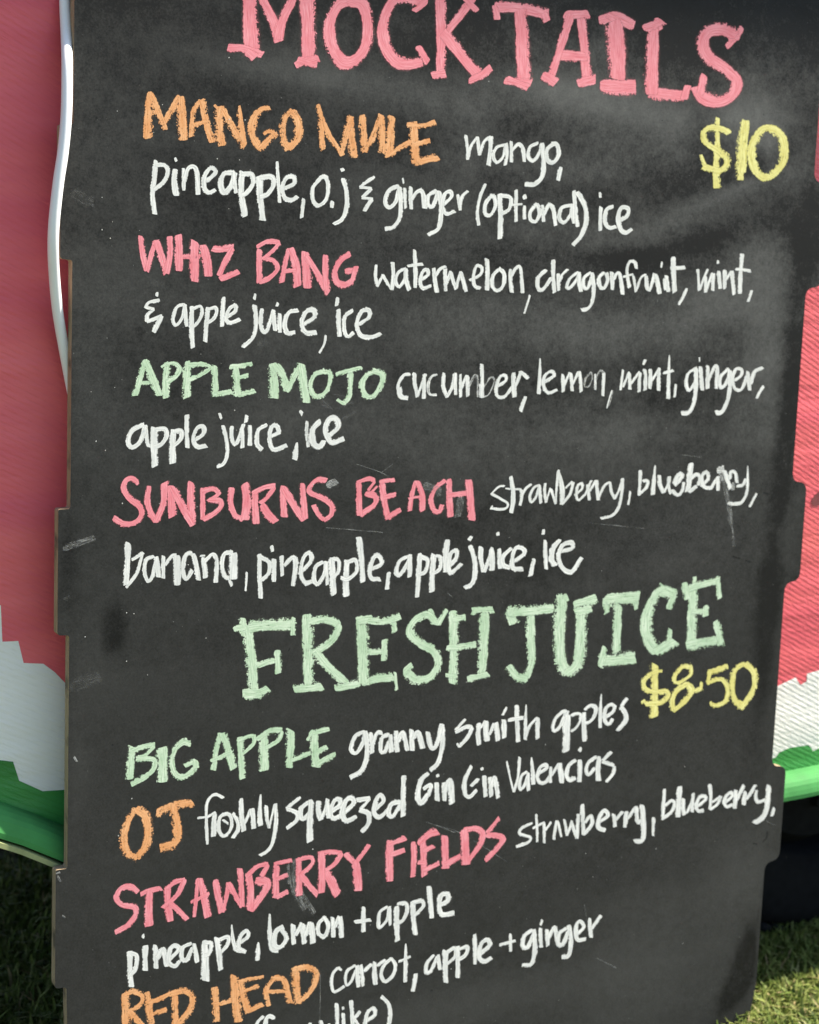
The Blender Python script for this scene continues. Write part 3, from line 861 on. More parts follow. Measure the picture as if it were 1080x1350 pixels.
 ('SUNBURNS', 'p', cP, 30, '''20:200,108 190,88; 28:190,92 165,80 138,92 128,130 155,178 205,218 220,262 190,302 130,312 78,283; 28:257,122 247,190 262,250 292,298; 34:292,300 332,200 335,105; 36:368,122 372,200 375,270; 34:378,125 420,210 478,315; 34:470,102 470,200 478,300; 24:530,132 530,200 530,288; 24:530,142 585,132 608,160 560,195; 28:562,190 618,195 620,225 580,262 532,288;
   28:676,130 670,200 692,265 732,288; 40:745,285 755,200 745,110; 34:795,155 795,230 800,306; 26:787,155 840,127 895,117; 24:895,125 852,180 822,205; 34:832,215 860,260 898,298; 32:938,122 940,200 946,272; 32:942,130 990,210 1042,290; 28:1036,108 1042,200 1050,280; 26:1157,90 1112,88 1074,125 1079,155 1142,180 1187,220 1182,265 1147,293; 22:1147,293 1117,260 1094,217'''),
 ('BEACH', 'p', cQ, 28, '''28:282,102 282,180 285,265; 22:275,100 330,82 362,90; 16:362,97 330,140; 12:375,120 345,150; 30:320,155 368,172 360,215 290,265; 30:400,110 412,200 430,282; 22:390,100 420,92 462,88; 24:412,177 468,162; 28:432,280 492,240; 22:570,100 552,160 540,243; 28:577,95 602,160 605,243; 12:535,182 600,172; 24:720,90 672,130 648,190 660,238; 26:660,243 690,250 706,217;
   30:740,87 742,180 747,272; 26:737,165 838,155; 36:840,92 848,180 856,288'''),
 ('strawberry,', 'w', cR, 20, '''14:190,220 150,225 95,275; 18:95,275 160,310 212,345 200,378 150,385 95,378; 12:90,385 105,362; 30:235,155 250,250 250,330 237,408; 14:198,238 308,242; 24:308,245 312,300 300,355; 20:310,300 340,240 380,207; 20:440,215 400,232 372,290 380,335 412,300 434,235; 22:440,215 445,290 450,340; 20:480,202 475,260 487,335; 12:487,330 515,235; 20:520,240 537,290 555,345;
   20T:557,345 560,250 575,110; 34T:575,108 598,220 600,345; 22:600,347 655,280 680,195; 14:625,235 672,187; 20:690,285 742,240 740,202 710,222 702,290 720,320 762,282; 22:782,212 787,260 795,318; 18:765,280 785,235 808,182; 18:795,260 840,180; 26:845,182 850,250 858,318; 20:862,300 900,220 942,192; 20:942,195 952,260 975,310; 20:975,310 1010,240 1030,172;
   22:1030,167 1025,270 1003,370 958,428 878,450; 16:1085,258 1070,352'''),
 ('blueberry,', 'w', crop(830, 600, 1000), 32, '''28:92,130 88,230 80,330; 26:75,335 140,272 153,217 112,217; 34T:215,90 205,200 195,328; 34:250,172 255,250 285,313; 22:290,310 330,230 335,182; 26:332,182 327,260 345,322; 42:382,252 438,182 428,157 397,180 377,240; 28:362,292 385,325 415,332 445,290 456,230; 48:515,72 502,180 490,297; 34:500,308 560,262; 32:512,200 560,162 588,190 575,250; 32:600,260 658,202 653,147 622,152 602,200 630,268 680,275; 28:682,280 730,202; 30:737,182 742,293; 56g:742,127 785,117; 54f:765,155 795,205; 34:800,132 817,200 845,277; 28:840,200 850,142 888,150 900,230; 28:900,260 950,250 975,200; 28T:990,92 990,200 983,310 940,393 880,408 828,400; 28f:870,232 866,288; 22:1064,322 1006,432'''),
 ('banana,', 'w', crop(160, 700, 330), 44, '''52:55,102 50,250 38,445; 32:42,472 130,350 172,200; 34:90,240 180,182; 34:270,212 207,242 192,340 222,418 260,380 290,260; 46:290,222 300,300 312,382; 38:350,212 350,392; 36:370,282 420,212 455,207; 62:462,212 466,446; 40:590,182 542,202 518,290 522,370 550,398 590,330; 42:602,192 625,290 645,408; 46:690,227 700,330 705,388; 38:700,252 768,197 798,260 790,428; 18:660,210 700,207; 38:930,177 862,192 842,280 862,370 900,398; 72:937,195 937,395; 28:905,412 925,458; 20:1050,345 1040,500'''),
 ('pineapple,', 'w', cT, 19, '''19:648,105 648,200 653,298; 19:657,117 693,142 688,190 655,220; 22:712,127 712,223; 15:702,67 706,90; 17:748,112 750,198; 21:760,152 798,117 810,150 798,242; 19:825,192 878,132 870,97 842,122 832,190 852,230 890,222; 19:930,137 897,162 892,220 910,235 938,190 945,137; 17:945,142 950,238; 26:970,122 972,200 978,282; 18:977,122 1000,132 1000,180 972,210; 26:1037,132 1032,220 1035,288; 18:1040,140 1075,130 1080,180 1040,215 1012,208;
   24:1091,30 1101,120 1108,225; 20:1136,175 1190,147 1180,112 1157,117 1139,172 1147,210 1184,215; 18:1224,185 1216,258'''),
 ('apple', 'w', cU, 19, '''19:267,112 227,132 210,180 227,195 258,150 275,107; 21:272,108 270,203; 21:315,102 310,200 303,292; 19:322,112 350,132 340,180 312,195; 24:378,107 370,190 370,268; 18:387,110 408,122 403,170 372,190; 26:438,42 430,110 432,180; 20:442,160 478,120 478,87 452,102 442,160 457,185 500,147'''),
 ('juice,', 'w', cU, 20, '''21:540,67 560,130 560,200 545,238 517,253; 24:537,30 544,34; 21:587,72 587,130 600,180; 17:602,180 625,120 637,75; 24:635,82 636,173; 21:668,82 672,165; 16:662,8 664,18; 19:722,77 687,112 687,150 715,165; 19:737,135 780,102 773,77 742,77 727,120 732,165 773,170; 18:824,125 809,198'''),
 ('ice', 'w', cU, 20, '''17:873,42 878,168; 14:866,-5 864,14; 23:937,40 907,80 902,130 917,153; 20:938,92 993,77 990,52 952,62 932,110 947,160 990,183 1035,120'''),
 ('FRESH', 'g', cV, 34, '''26:60,78 66,145; 34:78,110 90,200 106,375; 26:28,120 60,112; 42:90,110 130,104 255,98; 18:262,75 258,140; 22:118,262 160,248 198,240; 24:197,205 200,290; 32:65,372 125,370 158,355; 24:70,388 130,380; 36:315,65 318,200 320,335; 30:325,88 390,80 440,102; 32:445,105 410,165 345,212; 30:350,212 400,270 465,330; 28:265,355 320,350 372,345; 28:428,352 480,340 520,332;
   42:532,92 535,200 540,330; 32:515,85 570,78; 26:560,84 620,86 680,68; 20:655,80 662,128; 24:545,208 625,208; 22:622,162 618,240; 30:535,328 600,312 655,308; 13:662,290 669,358; 22:865,42 832,100; 20:800,42 822,90; 30:822,92 790,62 745,82 722,130 758,172 815,205 832,255 802,308 745,318 705,285; 26:700,288 728,262;
   32:892,50 896,180 890,330; 24:895,78 938,72; 26:870,192 980,178; 18:865,300 905,305; 34:1017,45 1012,180 1006,300; 26:972,44 1048,42; 24:952,315 1028,295; 16:968,60 985,35''', 'chalk_word', 'pale green heading letters "FRESH"'),
 ('JUICE', 'g', cW, 36, '''36:95,180 190,175 282,165; 40:100,180 118,225; 30:190,190 190,300 195,385 172,455; 32:172,462 130,450 98,410; 34:305,125 340,118; 44:318,130 310,250 315,380 340,435; 40:342,440 385,400 400,300 400,185; 34:375,150 462,125; 34:378,178 440,165; 44:502,128 638,118; 22:503,125 510,182; 15:634,120 631,168; 32:555,150 552,250 548,345; 52:490,385 620,370; 26:500,330 482,408;
   26:768,165 795,88; 34:745,75 735,110; 42:785,105 738,92 702,130 674,210 680,290 718,348; 42:715,348 755,325 790,305; 20:775,255 768,300; 36:870,75 866,200 862,330; 30:832,92 900,66 978,50; 24:835,60 845,125; 20:975,55 980,122; 24:868,182 928,178; 22:925,155 922,195; 42:848,322 920,308 990,298; 28:965,222 985,310; 16:877,35 872,70''', 'chalk_word', 'pale green heading letters "JUICE"'),
 ('$8.50', 'y', cX, 38, '''50:188,95 188,280 185,480; 24:242,142 200,140; 36:210,138 160,162 107,215 118,275 190,300 272,295 288,330 235,375 120,388; 24:92,378 115,360; 34:458,108 400,108 345,165 333,215; 26:462,105 455,170 385,222; 28:395,218 360,232 335,218; 38:430,235 355,285 320,360 325,435; 40:430,235 465,285 415,365 330,440; 34:495,290 540,268; 20:542,225 535,275;
   44:732,105 665,130 605,148; 26:600,145 590,240; 34:602,220 690,202 738,270 720,365 655,398 615,392; 18:610,370 615,400; 38:860,82 792,130 768,230 780,335 830,415; 42:870,85 932,150 935,260 880,360 832,415; 44:810,375 850,395'''),
 ('BIG', 'g', cY, 30, '''34:88,165 80,240 76,310; 24:88,180 150,157 192,152; 20:192,158 150,198 110,215; 26:112,215 188,222 188,265 140,308 85,338; 44:228,170 230,240 232,322; 26:362,148 330,138 292,170 275,230 295,292 340,300 388,262; 22:338,250 385,225; 26:388,225 392,258'''),
 ('APPLE', 'g', cY, 30, '''26:505,98 485,180 472,268; 32:517,100 545,180 568,262; 20:462,228 552,188; 30:600,118 605,210 612,308; 20:590,135 640,112 672,112; 20:672,115 660,150 617,188; 38:712,105 712,190 715,268; 26:682,125 740,87 795,82; 20:800,88 780,130 722,165; 34:840,85 838,170 832,255; 24:842,225 932,190; 36:952,92 952,170 960,252; 22:935,95 1020,75; 15:920,130 940,85; 24:962,190 1010,162; 28:962,245 1050,197'''),
 ('granny', 'w', cZ, 14, '''14:110,147 77,165 62,210 80,223 102,190 113,150; 16:113,147 120,215 112,260 95,290 60,310; 14:132,152 136,223; 13:140,190 155,152 172,152; 14:197,157 172,170 167,215 182,218 198,182; 16:202,160 206,218; 16:222,147 226,218; 15:230,180 246,152 262,213; 16:277,142 279,213; 17:284,172 300,152 316,205; 15:335,150 347,203 366,193 383,125; 15:385,122 388,190 373,255 345,285'''),
 ('smith', 'w', crop(590, 920, 720), 48, '''34:195,237 92,350; 48:92,378 200,322 272,320; 46:272,325 220,430 132,528; 26:105,500 130,538; 50:345,282 335,400 345,510; 30:365,330 412,252; 56:425,260 420,370 435,468; 34:460,400 508,282; 58:530,280 545,380 550,465; 50:615,245 620,350 620,435; 28:648,105 605,188; 46:760,85 765,280 775,478; 42:668,245 828,217; 38T:862,80 855,250 850,455; 34:860,420 900,310 982,217; 44:990,220 985,330 988,442'''),
 ('apples', 'w', crop(720, 910, 840), 46, '''44:240,247 190,258 110,340 78,440 102,485 165,430 215,320; 66:245,255 225,380 235,480; 78:252,300 245,500 235,722; 36:300,302 350,282 408,290 400,370 350,450 300,490; 54:450,270 450,420 458,600; 46:462,232 520,187 588,203 575,300 520,370 470,392; 42T:655,50 645,200 640,442; 44:700,325 790,260 813,195 770,168 712,210 692,310 705,380 750,400 788,342; 50:958,98 892,190; 54:890,200 943,285 938,370 848,475'''),
 ('OJ', 'o', cAA, 32, '''28:105,168 65,230 47,310 62,372 105,398; 32:108,168 150,202 165,280 147,350 105,398; 32:207,185 290,152 370,137; 34:275,150 295,210 302,300 280,342; 36:290,335 225,352; 14:278,145 280,180'''),
 ('freshly', 'w', crop(260, 1040, 390), 42, '''34:283,100 210,62 142,92 102,180 100,350 110,605; 28:5,320 90,310; 32:110,310 200,257; 56:195,275 185,400 180,515; 40:272,290 330,272 370,310 380,400 340,488 282,518 237,450 242,330 290,272; 28:282,340 338,382; 44:392,272 440,350 450,440 392,535; 52:480,112 485,300 510,458; 36:520,380 588,222; 54:600,222 610,330 620,428; 52T:695,67 685,240 690,398; 40:755,187 762,320 787,428; 28:790,420 830,260 850,172; 42:857,168 865,350 830,580 770,680 692,730'''),
 ('squeezed', 'w', cAA, 19, '''16:885,112 832,155 820,165; 18:822,167 868,187 868,220 822,258; 19:940,127 892,160 887,205 905,213 932,180; 24:938,132 932,230 931,320; 21:972,132 972,180 982,218; 18:985,215 1008,160 1015,122; 22:1012,132 1020,208; 20:1038,178 1075,148 1070,122 1045,130 1028,180 1042,212 1080,200;
   22:1092,188 1138,142 1128,115 1100,130 1085,190 1105,225 1150,205; 19:1155,125 1215,118; 14:1213,122 1170,170; 21:1170,172 1210,190 1208,240 1178,275; 20:1245,165 1280,130 1265,102 1245,130 1237,185 1262,205 1310,165; 21:1357,132 1317,145 1304,190 1325,202 1360,150; 21:1377,12 1374,100 1374,200'''),
 ('Gin', 'w', cAB, 15, '''17:335,107 312,130 298,185 312,213 335,182; 14:320,162 345,150 336,188; 16:366,142 369,203; 11:369,112 371,118; 16:392,142 394,203; 17:397,172 414,132 421,213'''),
 ('Gin ', 'w', cAB, 14, '''14:490,82 467,130 467,180 485,190 508,167; 12:490,152 515,127; 14:536,117 541,188; 11:527,88 529,94; 14:556,122 561,188; 14:562,152 574,122 585,193'''),
 ('Valencias', 'w', crop(660, 980, 820), 34, '''16:55,162 85,300 115,433; 24:170,125 155,300 118,430; 28:235,252 187,290 167,370 177,413 215,370 240,290; 30:245,262 245,360 250,417; 38T:275,130 285,250 290,362; 34:335,267 408,222 400,192 352,217 328,290 350,347 400,343 435,300; 28:447,212 442,348; 26:450,290 518,182; 46:525,182 540,280 545,348; 38:668,152 612,192 588,270 612,323 663,308; 44:705,152 705,240 700,338; 32:716,42 702,68; 34:853,122 792,162 763,230 782,278 840,220; 42:880,122 867,220 872,328; 32:983,77 912,150; 34:910,162 1008,195; 32:1013,205 1000,270 942,342'''),
 ('STRAWBERRY', 'p', cAC, 30, '''28:160,292 125,268 78,277 53,320 80,358 142,370 150,408 110,463 48,497; 26:178,305 220,287 278,275; 36:220,292 215,380 217,462; 34:312,272 312,350 325,438; 24:308,275 350,242 398,228; 26:398,232 360,308 290,372; 28:327,352 370,390 408,432; 18:466,225 457,320 447,418; 34:480,228 500,320 517,418; 18:432,345 522,300; 34:556,235 570,310 590,390; 22:592,393 610,320 622,247; 26:622,247 655,310 690,363; 26:692,363 687,270 680,177;
   34:722,202 735,290 730,385; 26:717,210 770,162 822,152; 28:822,157 790,210; 40:765,235 815,245 805,290 735,385; 32:867,162 862,240 862,320; 22:857,150 942,132; 24:867,230 922,207; 26:867,320 922,292; 30:977,127 980,220 982,308; 22:972,130 1038,117 1048,150 985,210; 30:992,210 1030,260 1072,305;
   34:1092,95 1097,195 1094,293; 24:1082,100 1140,90 1198,95; 24:1198,98 1162,150 1112,187; 42:1122,195 1152,255 1175,305; 28:1217,100 1265,147; 24:1335,55 1272,142; 36:1270,140 1277,215 1282,282'''),
 ('FIELDS', 'p', cAD, 28, '''34:440,152 437,250 440,350; 26:432,165 518,135; 26:447,220 512,197; 26:560,157 564,240 556,330; 32:610,155 612,240 617,322; 34:585,160 640,115 680,103; 22:612,200 662,177; 24:585,258 615,260; 26:612,298 688,262; 36:718,127 720,200 722,285; 28:727,265 798,227; 38:817,95 822,180 826,265; 28:817,95 878,88 912,112 897,170 832,258; 22:995,35 935,108; 28:935,118 1012,132 990,180 927,247'''),
 ('strawberry,', 'w', cAE, 11, '''11:92,190 52,210 46,232 85,245 75,265 32,280; 9:108,157 112,262; 8:95,210 140,187; 10:139,190 139,266; 9:141,220 165,187; 10:186,182 176,253; 9:191,182 205,243; 10:216,177 226,238; 9:228,235 246,182; 10:246,190 263,248; 12:265,248 270,157; 14:285,120 290,233; 13:291,235 322,195 318,162 296,187; 15:346,187 383,162 370,142 352,167 347,205 372,218; 14:406,157 411,203; 12:412,180 440,147; 15:456,147 450,205; 13:462,172 490,132 496,148; 14:492,132 498,185 512,180; 17:515,122 520,180 518,252 487,260; 11:560,170 558,238'''),
 ('blueberry,', 'w', crop(860, 1020, 1030), 32, '''28:102,132 95,250 88,358; 30:82,383 160,320 188,250 160,227 112,265; 42:230,112 220,240 215,358; 30:262,212 259,290 270,343; 26:290,330 338,222 342,167; 28:342,182 334,318; 30:377,275 448,217 435,187 392,202 367,270 385,313 428,308; 28:482,92 490,200 482,298; 28:490,300 550,250 573,192; 22:505,240 570,190; 30:602,250 668,192 663,157 622,182 602,240 625,278 675,258; 36:700,142 690,288; 34:705,220 768,102; 36:780,152 765,258; 30:790,210 863,97; 28:872,142 867,200 890,238 945,220; 44:975,102 965,250 930,358 858,412; 28:1020,287 1001,353'''),
 ('pineapple,', 'w', cAF, 22, '''26:76,342 76,430 82,505; 20:82,347 108,362 103,420 77,455; 26:150,315 150,428; 14T:142,258 138,275; 24:196,312 200,418; 26:207,370 235,332 252,408; 22:267,377 308,330 290,312 267,332 262,390 290,410 312,385; 22:367,302 327,322 322,370 345,380 374,322; 22:381,305 395,390; 34:430,292 432,380 435,475; 20:437,297 463,302 453,350 432,360; 26:490,277 500,350 508,425; 20:497,287 543,272 538,310 507,345; 18T:560,215 565,280 580,335; 20:580,335 625,342; 20:602,300 638,267 630,242 602,267 592,320 620,340; 24T:686,300 682,380'''),
 ('lemon', 'w', cAF, 24, '''24T:740,165 740,250 752,328 778,335; 24:802,222 767,250 762,308 790,320 820,280 800,237; 24:852,215 855,303; 20:862,262 892,207; 26:895,210 905,300; 20:912,262 930,202; 28:936,207 945,298; 20:1002,177 972,210 972,255 1000,268 1020,220 1000,177; 22:1038,180 1042,270; 18:1045,230 1070,175; 26:1074,178 1080,272'''),
 ('+', 'w', cAG, 30, '''30:320,195 320,368; 28:258,300 368,285'''),
 ('apple', 'w', cAG, 28, '''24:490,192 437,232 427,320 440,338 488,280 505,192; 22:507,200 510,322; 36:555,192 555,310 562,432; 28:562,172 620,170 630,220 600,288 558,308; 36:670,162 675,280 688,388; 28:672,162 735,150 745,190 682,258; 36:785,50 795,160 805,268; 36:852,187 918,150 918,102 872,112 857,190 882,248 962,237'''),
 ('carrot,', 'w', crop(430, 1220, 550), 44, '''38:180,532 140,508 78,580 62,690 88,785 150,768 212,722; 36:345,472 252,540 228,640 247,712 300,660 350,540; 48:370,482 375,600 385,728; 42:415,472 430,600 440,717; 46:455,540 540,462; 54:580,442 575,560 585,697; 44:605,480 700,412; 44:760,402 682,480 652,590 700,668 788,600 823,490 790,412 755,400; 50T:945,225 945,400 940,668; 34:862,430 940,400 998,370; 54:1062,580 1032,778'''),
 ('apple', 'w', cAH, 12, '''12:410,187 387,215 382,248 400,243 423,192; 12:426,187 432,238; 16:451,172 451,230 453,283; 12:457,177 484,162 488,190 457,220; 14:496,157 496,210 496,266; 12:501,167 529,157 524,185 497,205; 13:555,115 556,218; 14:571,187 609,152 600,132 577,150 571,195 590,210 615,197'''),
 ('+', 'w', cAH, 10, '''10:683,112 683,173; 10:645,151 700,136'''),
 ('ginger', 'w', cAH, 13, '''14:760,97 732,120 727,155 745,158 767,112; 14:768,97 770,170 758,218 727,223; 13:790,92 792,158; 8:796,62 790,80; 12:813,97 816,153; 12:819,127 840,87 849,138; 14:880,92 857,110 852,145 870,148 889,102; 14:891,82 899,140 890,187 868,193; 13:921,112 944,87 930,67 917,87 921,130 950,130; 12:966,57 971,123; 12:973,92 1005,47'''),
 ('(if you', 'w', c1, 5, '''4.5:347,1340 338,1352 336,1380; 4:341,1352 340,1385; 5.5:362,1342 354,1340 350,1350 350,1385; 3:346,1358 362,1354; 4:409,1349 409,1380; 5:423,1346 427,1368; 4:428,1368 434,1350; 4.5:395,1356 388,1366 394,1376 401,1366 395,1356; 4.5:376,1355 380,1368; 4.5:385,1355 378,1385'''),
 ('like)', 'w', cAH, 12, '''12:64,360 66,400 66,450; 8:86,372 88,380; 11:88,395 90,450; 13:116,350 120,400 122,450; 11:124,415 148,388; 12:126,415 150,450; 13:165,425 200,400 196,377 174,392 167,440 195,450; 13:224,336 248,360 255,400 247,450'''),
 ('RED', 'o', cAI, 28, '''32:90,218 92,290 94,380; 22:88,218 130,208 172,228 160,270 102,302; 28:107,300 168,365; 28:195,212 205,290 215,380; 22:202,262 250,242 300,218; 20:217,315 285,290; 28:325,228 328,300 330,380; 28:300,220 368,203 408,232 398,290 345,360'''),
 ('HEAD', 'o', cAI, 28, '''30:515,190 520,260 524,345; 22:512,270 620,240; 38:610,135 616,240 625,345; 30:640,165 655,240 672,298; 18:630,158 745,138; 18:642,212 722,178; 22:670,298 742,268; 22:772,272 760,200 795,140; 26:795,140 842,155 872,258; 18:768,207 860,207; 32:897,98 902,180 908,258; 26:890,102 950,92 998,122 973,200 912,260'''),
]

SMEARS = [
 ('smear', 's', c1, 9, '8f:84,723 104,716 124,709', 'chalk_smear', 'pink chalk rubbed into a short streak'),
 ('smear', 's', c1, 12, '16h:94,905 112,899 130,892;6h:84,791 92,788', 'chalk_smear', 'faint grey rubbed patch near the left edge'),
 ('smear', 's', c1, 10, '10g:432,640 443,635;', 'chalk_smear', 'grey rubbed patch beside the pink letter'),
 ('smear', 's', c1, 12, '12f:560,640 580,648;10f:608,655 604,680', 'chalk_smear', 'grey smudge around the pink letters'),
 ('smear', 's', c1, 9, '9f:391,1135 386,1155 390,1178 402,1198;6f:396,1175 414,1204;4f:380,1140 381,1165', 'chalk_smear', 'curved grey wipe mark across pink letters'),
 ('smear', 's', c1, 5, '6f:950,622 958,650 964,690;3f:962,670 968,720;', 'chalk_smear', 'grey wipe streak below the white word'),
 ('smear', 's', c1, 5, '4h:425,535 445,538 465,530;3h:440,520 460,524;4h:452,552 470,542;3h:425,528 438,540', 'chalk_smear', 'grey scribble of rubbed chalk under green letters'),
 ('smear', 's', c1, 9, '13h:98,252 112,262 122,266;9h:340,455 352,450;8h:200,372 216,376', 'chalk_smear', 'faint grey rubbed marks'),
 ('scratch', 's', c1, 1.1, '1.0f:470,612 500,622 512,628;1.0f:502,624 518,612;1.1f:430,696 470,699 505,702;0.9f:575,1088 610,1100 668,1136;0.8f:562,1084 600,1098', 'scratch'),
 ('scratch', 's', c1, 1.1, '1.2f:422,1285 422,1320 421,1350;0.9f:770,1192 776,1230;1.0f:786,1263 804,1272 812,1276;1.0f:590,782 597,788;1.0f:900,600 925,603;0.9f:780,690 850,697;1.0f:1010,1082 1016,1086 1022,1088', 'scratch'),
 ('scratch', 'k', c1, 1.6, '1.6:1012,1096 1011,1104 1006,1110;1.6:993,1112 998,1113;1.8:966,733 970,735 976,736;1.4:983,739 990,741;2:1037,97 1037,101;1.4:1007,649 1013,651', 'scratch'),
 ('smear', 's', c1, 3, '3g:98,998 101,1004;2g:74,1152 79,1150;3f:76,1155 80,1162;2.5f:82,1207 86,1210', 'chalk_smear', 'small pale chips on the left edge'),
]
#WORDS-END

# ------------------------------------------------------------------ lettering: every word its own skin of chalk paint
def parse(strokes, dw):
    out = []
    for s in strokes.split(';'):
        s = s.strip()
        if not s: continue
        w, fade, tap = dw, 1.0, ''
        if ':' in s:
            h, s = s.split(':')
            h = h.strip()
            while h and h[-1] in 'fgthT':
                if h[-1] == 'f': fade = 0.5
                elif h[-1] == 'g': fade = 0.72
                if h[-1] == 'h': fade = 0.3
                tap += h[-1] if h[-1] in 'tT' else ''
                h = h[:-1]
            if h: w = float(h)
        pts = [tuple(float(q) for q in p.split(',')[:2]) for p in s.split()]
        out.append((w, fade, tap, pts))
    return out


def ribbon(P, w, tap, rng):
    """centre line (photo px) -> left/right rows, edge value, run length"""
    P = np.array(P, float)
    if len(P) == 1: P = np.vstack([P, P + (0.6, 1.2)])
    if len(P) > 2:
        C = smooth_path(P, 10)
    else:
        C = np.stack([np.linspace(P[0][k], P[1][k], 12) for k in (0, 1)], 1)
        bow = rng.normal(0, 0.012) * np.linalg.norm(P[1] - P[0])
        d = (P[1] - P[0]) / max(1e-6, np.linalg.norm(P[1] - P[0]))
        C = C + np.outer(np.sin(np.linspace(0, math.pi, 12)) * bow, (-d[1], d[0]))
    seg = np.linalg.norm(np.diff(C, axis=0), axis=1)
    keep = np.r_[True, seg > 1e-4]; C = C[keep]
    s = np.r_[0, np.cumsum(np.linalg.norm(np.diff(C, axis=0), axis=1))]
    L = s[-1]
    n = max(5, int(L / 1.3))
    ss = np.linspace(0, L, n)
    C = np.stack([np.interp(ss, s, C[:, k]) for k in (0, 1)], 1)
    # extend by part of a half width at both ends: the written length is measured to the tip already for long strokes
    e = 0.16 * w
    t0 = C[0] - C[1]; t0 /= np.linalg.norm(t0); t1 = C[-1] - C[-2]; t1 /= np.linalg.norm(t1)
    k0 = [C[0] + t0 * e * q for q in (1, 0.66, 0.33)]; k1 = [C[-1] + t1 * e * q for q in (0.33, 0.66, 1)]
    C = np.vstack([k0, C, k1])
    s = np.r_[0, np.cumsum(np.linalg.norm(np.diff(C, axis=0), axis=1))]; L = s[-1]
    T = np.gradient(C, axis=0)
    T /= np.linalg.norm(T, axis=1)[:, None] + 1e-9
    for _ in range(2):
        T[1:-1] = (T[:-2] + 2 * T[1:-1] + T[2:]) / 4
    T /= np.linalg.norm(T, axis=1)[:, None] + 1e-9
    Nn = np.stack([-T[:, 1], T[:, 0]], 1)
    ph = rng.uniform(0, 6.28, 4)
    hw = w / 2 * (1 + 0.07 * np.sin(s / w * 0.8 + ph[0]) + 0.04 * np.sin(s / w * 2.3 + ph[1]))
    # chisel nib held at a slant: slim on the strokes that run up to the right
    slim = np.clip(-T[:, 0] * T[:, 1] * 2, 0, 1)
    if len(P) > 2: hw *= 1.05 - 0.17 * slim
    else: hw *= 1 - 0.06 * slim
    e0, e1 = (rng.uniform(0.28, 0.75) if w > 6 else 0.5), (rng.uniform(0.55, 0.92) if w > 6 else 0.6)
    c0 = np.clip(s / (rng.uniform(0.35, 0.75) * w), 0, 1); c1 = np.clip((L - s) / (rng.uniform(0.22, 0.4) * w), 0, 1)
    cap = lambda c, e: e + (1 - e) * (1 - (1 - c) ** 2.0) ** 0.5
    hw = hw * cap(c0, e0) * cap(c1, e1)
    c0 = np.clip(s / (0.16 * w), 0, 1); c1 = np.clip((L - s) / (0.16 * w), 0, 1)
    endv = np.maximum(1 - c0, 1 - c1) ** 1.5 * 1.0
    if 'T' in tap: hw *= np.interp(s / L, [0, 0.55], [0.35, 1])
    if 't' in tap: hw *= np.interp(s / L, [0.45, 1], [1, 0.35])
    # slanted cut at both ends
    near0 = np.clip(1 - s / (0.9 * w), 0, 1); near1 = np.clip(1 - (L - s) / (0.9 * w), 0, 1)
    skew = near0 * rng.uniform(-0.55, 0.35) + near1 * rng.uniform(-0.35, 0.55)
    C = np.concatenate([C, (T * (hw * skew)[:, None])], 1)
    return C, Nn, hw, endv, s


WN = [0]


def word(text, colour, crop, dw, strokes, name='chalk_word', label=None, lift=0.0):
    x0, y0, sc = crop
    rng = np.random.default_rng((len(text) * 131 + sum(map(ord, text)) + int(x0 + y0)) % 9973)
    V, F, ED, CV, UVv, SD = [], [], [], [], [], []
    for k, (w, fade, tap, pts) in enumerate(parse(strokes, dw)):
        P = [(x0 + a / sc, y0 + b / sc) for a, b in pts]
        C, Nn, hw, endv, s = ribbon(P, w / sc * (1.16 if colour == 'w' else 1.2) * (1.12 if crop in (cZ, cAB, cAE, cAH, cAA) else 1.0) * (0.95 if text == 'banana,' else 1.0), tap, rng)
        # metres across the board for each row
        cols = (-1.22, -1, -0.6, 0, 0.6, 1, 1.22)
        base = len(V)
        flip = 1.0 if rng.random() < 0.7 else -1.0
        z0 = 0.00006 + (WN[0] % 9) * 0.000016
        WN[0] += 1
        for i in range(len(C)):
            z = z0 + 0.000012 * i / len(C)
            for c in cols:
                q = C[i, :2] + Nn[i] * hw[i] * c + C[i, 2:] * c
                b = on_board(q[0], q[1])
                V.append(bworld(b[0], b[1], z + 0.000004 * (1 - c * c)) - BL)
                ED.append(max(abs(c), endv[i]))
                CV.append(fade)
                SD.append(c * flip)
                UVv.append((s[i] + k * 37.0, hw[i] * c + k * 11.0))
        nc = len(cols)
        for i in range(len(C) - 1):
            for j in range(nc - 1):
                a = base + i * nc + j
                F.append((a, a + nc, a + nc + 1, a + 1))
    me = bpy.data.meshes.new(name)
    me.from_pydata([tuple(v) for v in V], [], F)
    a = me.attributes.new('edge', 'FLOAT', 'POINT'); a.data.foreach_set('value', ED)
    a = me.attributes.new('cover', 'FLOAT', 'POINT'); a.data.foreach_set('value', CV)
    a = me.attributes.new('side', 'FLOAT', 'POINT'); a.data.foreach_set('value', SD)
    ul = me.uv_layers.new(name='UVMap')
    idx = np.zeros(len(me.loops), np.int32); me.loops.foreach_get('vertex_index', idx)
    ul.data.foreach_set('uv', np.array(UVv, np.float32)[idx].ravel())
    me.materials.append(CHALK[colour])
    me.update()
    # make the faces look outwards
    if len(me.polygons) and Vector(me.polygons[0].normal).dot(Vector(-INTO)) < 0:
        me.flip_normals()
    o = link(bpy.data.objects.new(name, me), board)
    cn = {'w': 'white', 'p': 'pink', 'o': 'orange', 'g': 'pale green', 'y': 'yellow'}.get(colour)
    if label: o['label'] = label
    elif cn: o['label'] = 'hand lettered %s word "%s"' % (cn, text)
    return o


for wd_ in WORDS:
    word(*wd_)

# smears, scratches and chips
for sm in SMEARS:
    for st_ in sm[4].split(';'):
        if st_.strip():
            word(sm[0], sm[1], sm[2], sm[3], st_, sm[5])


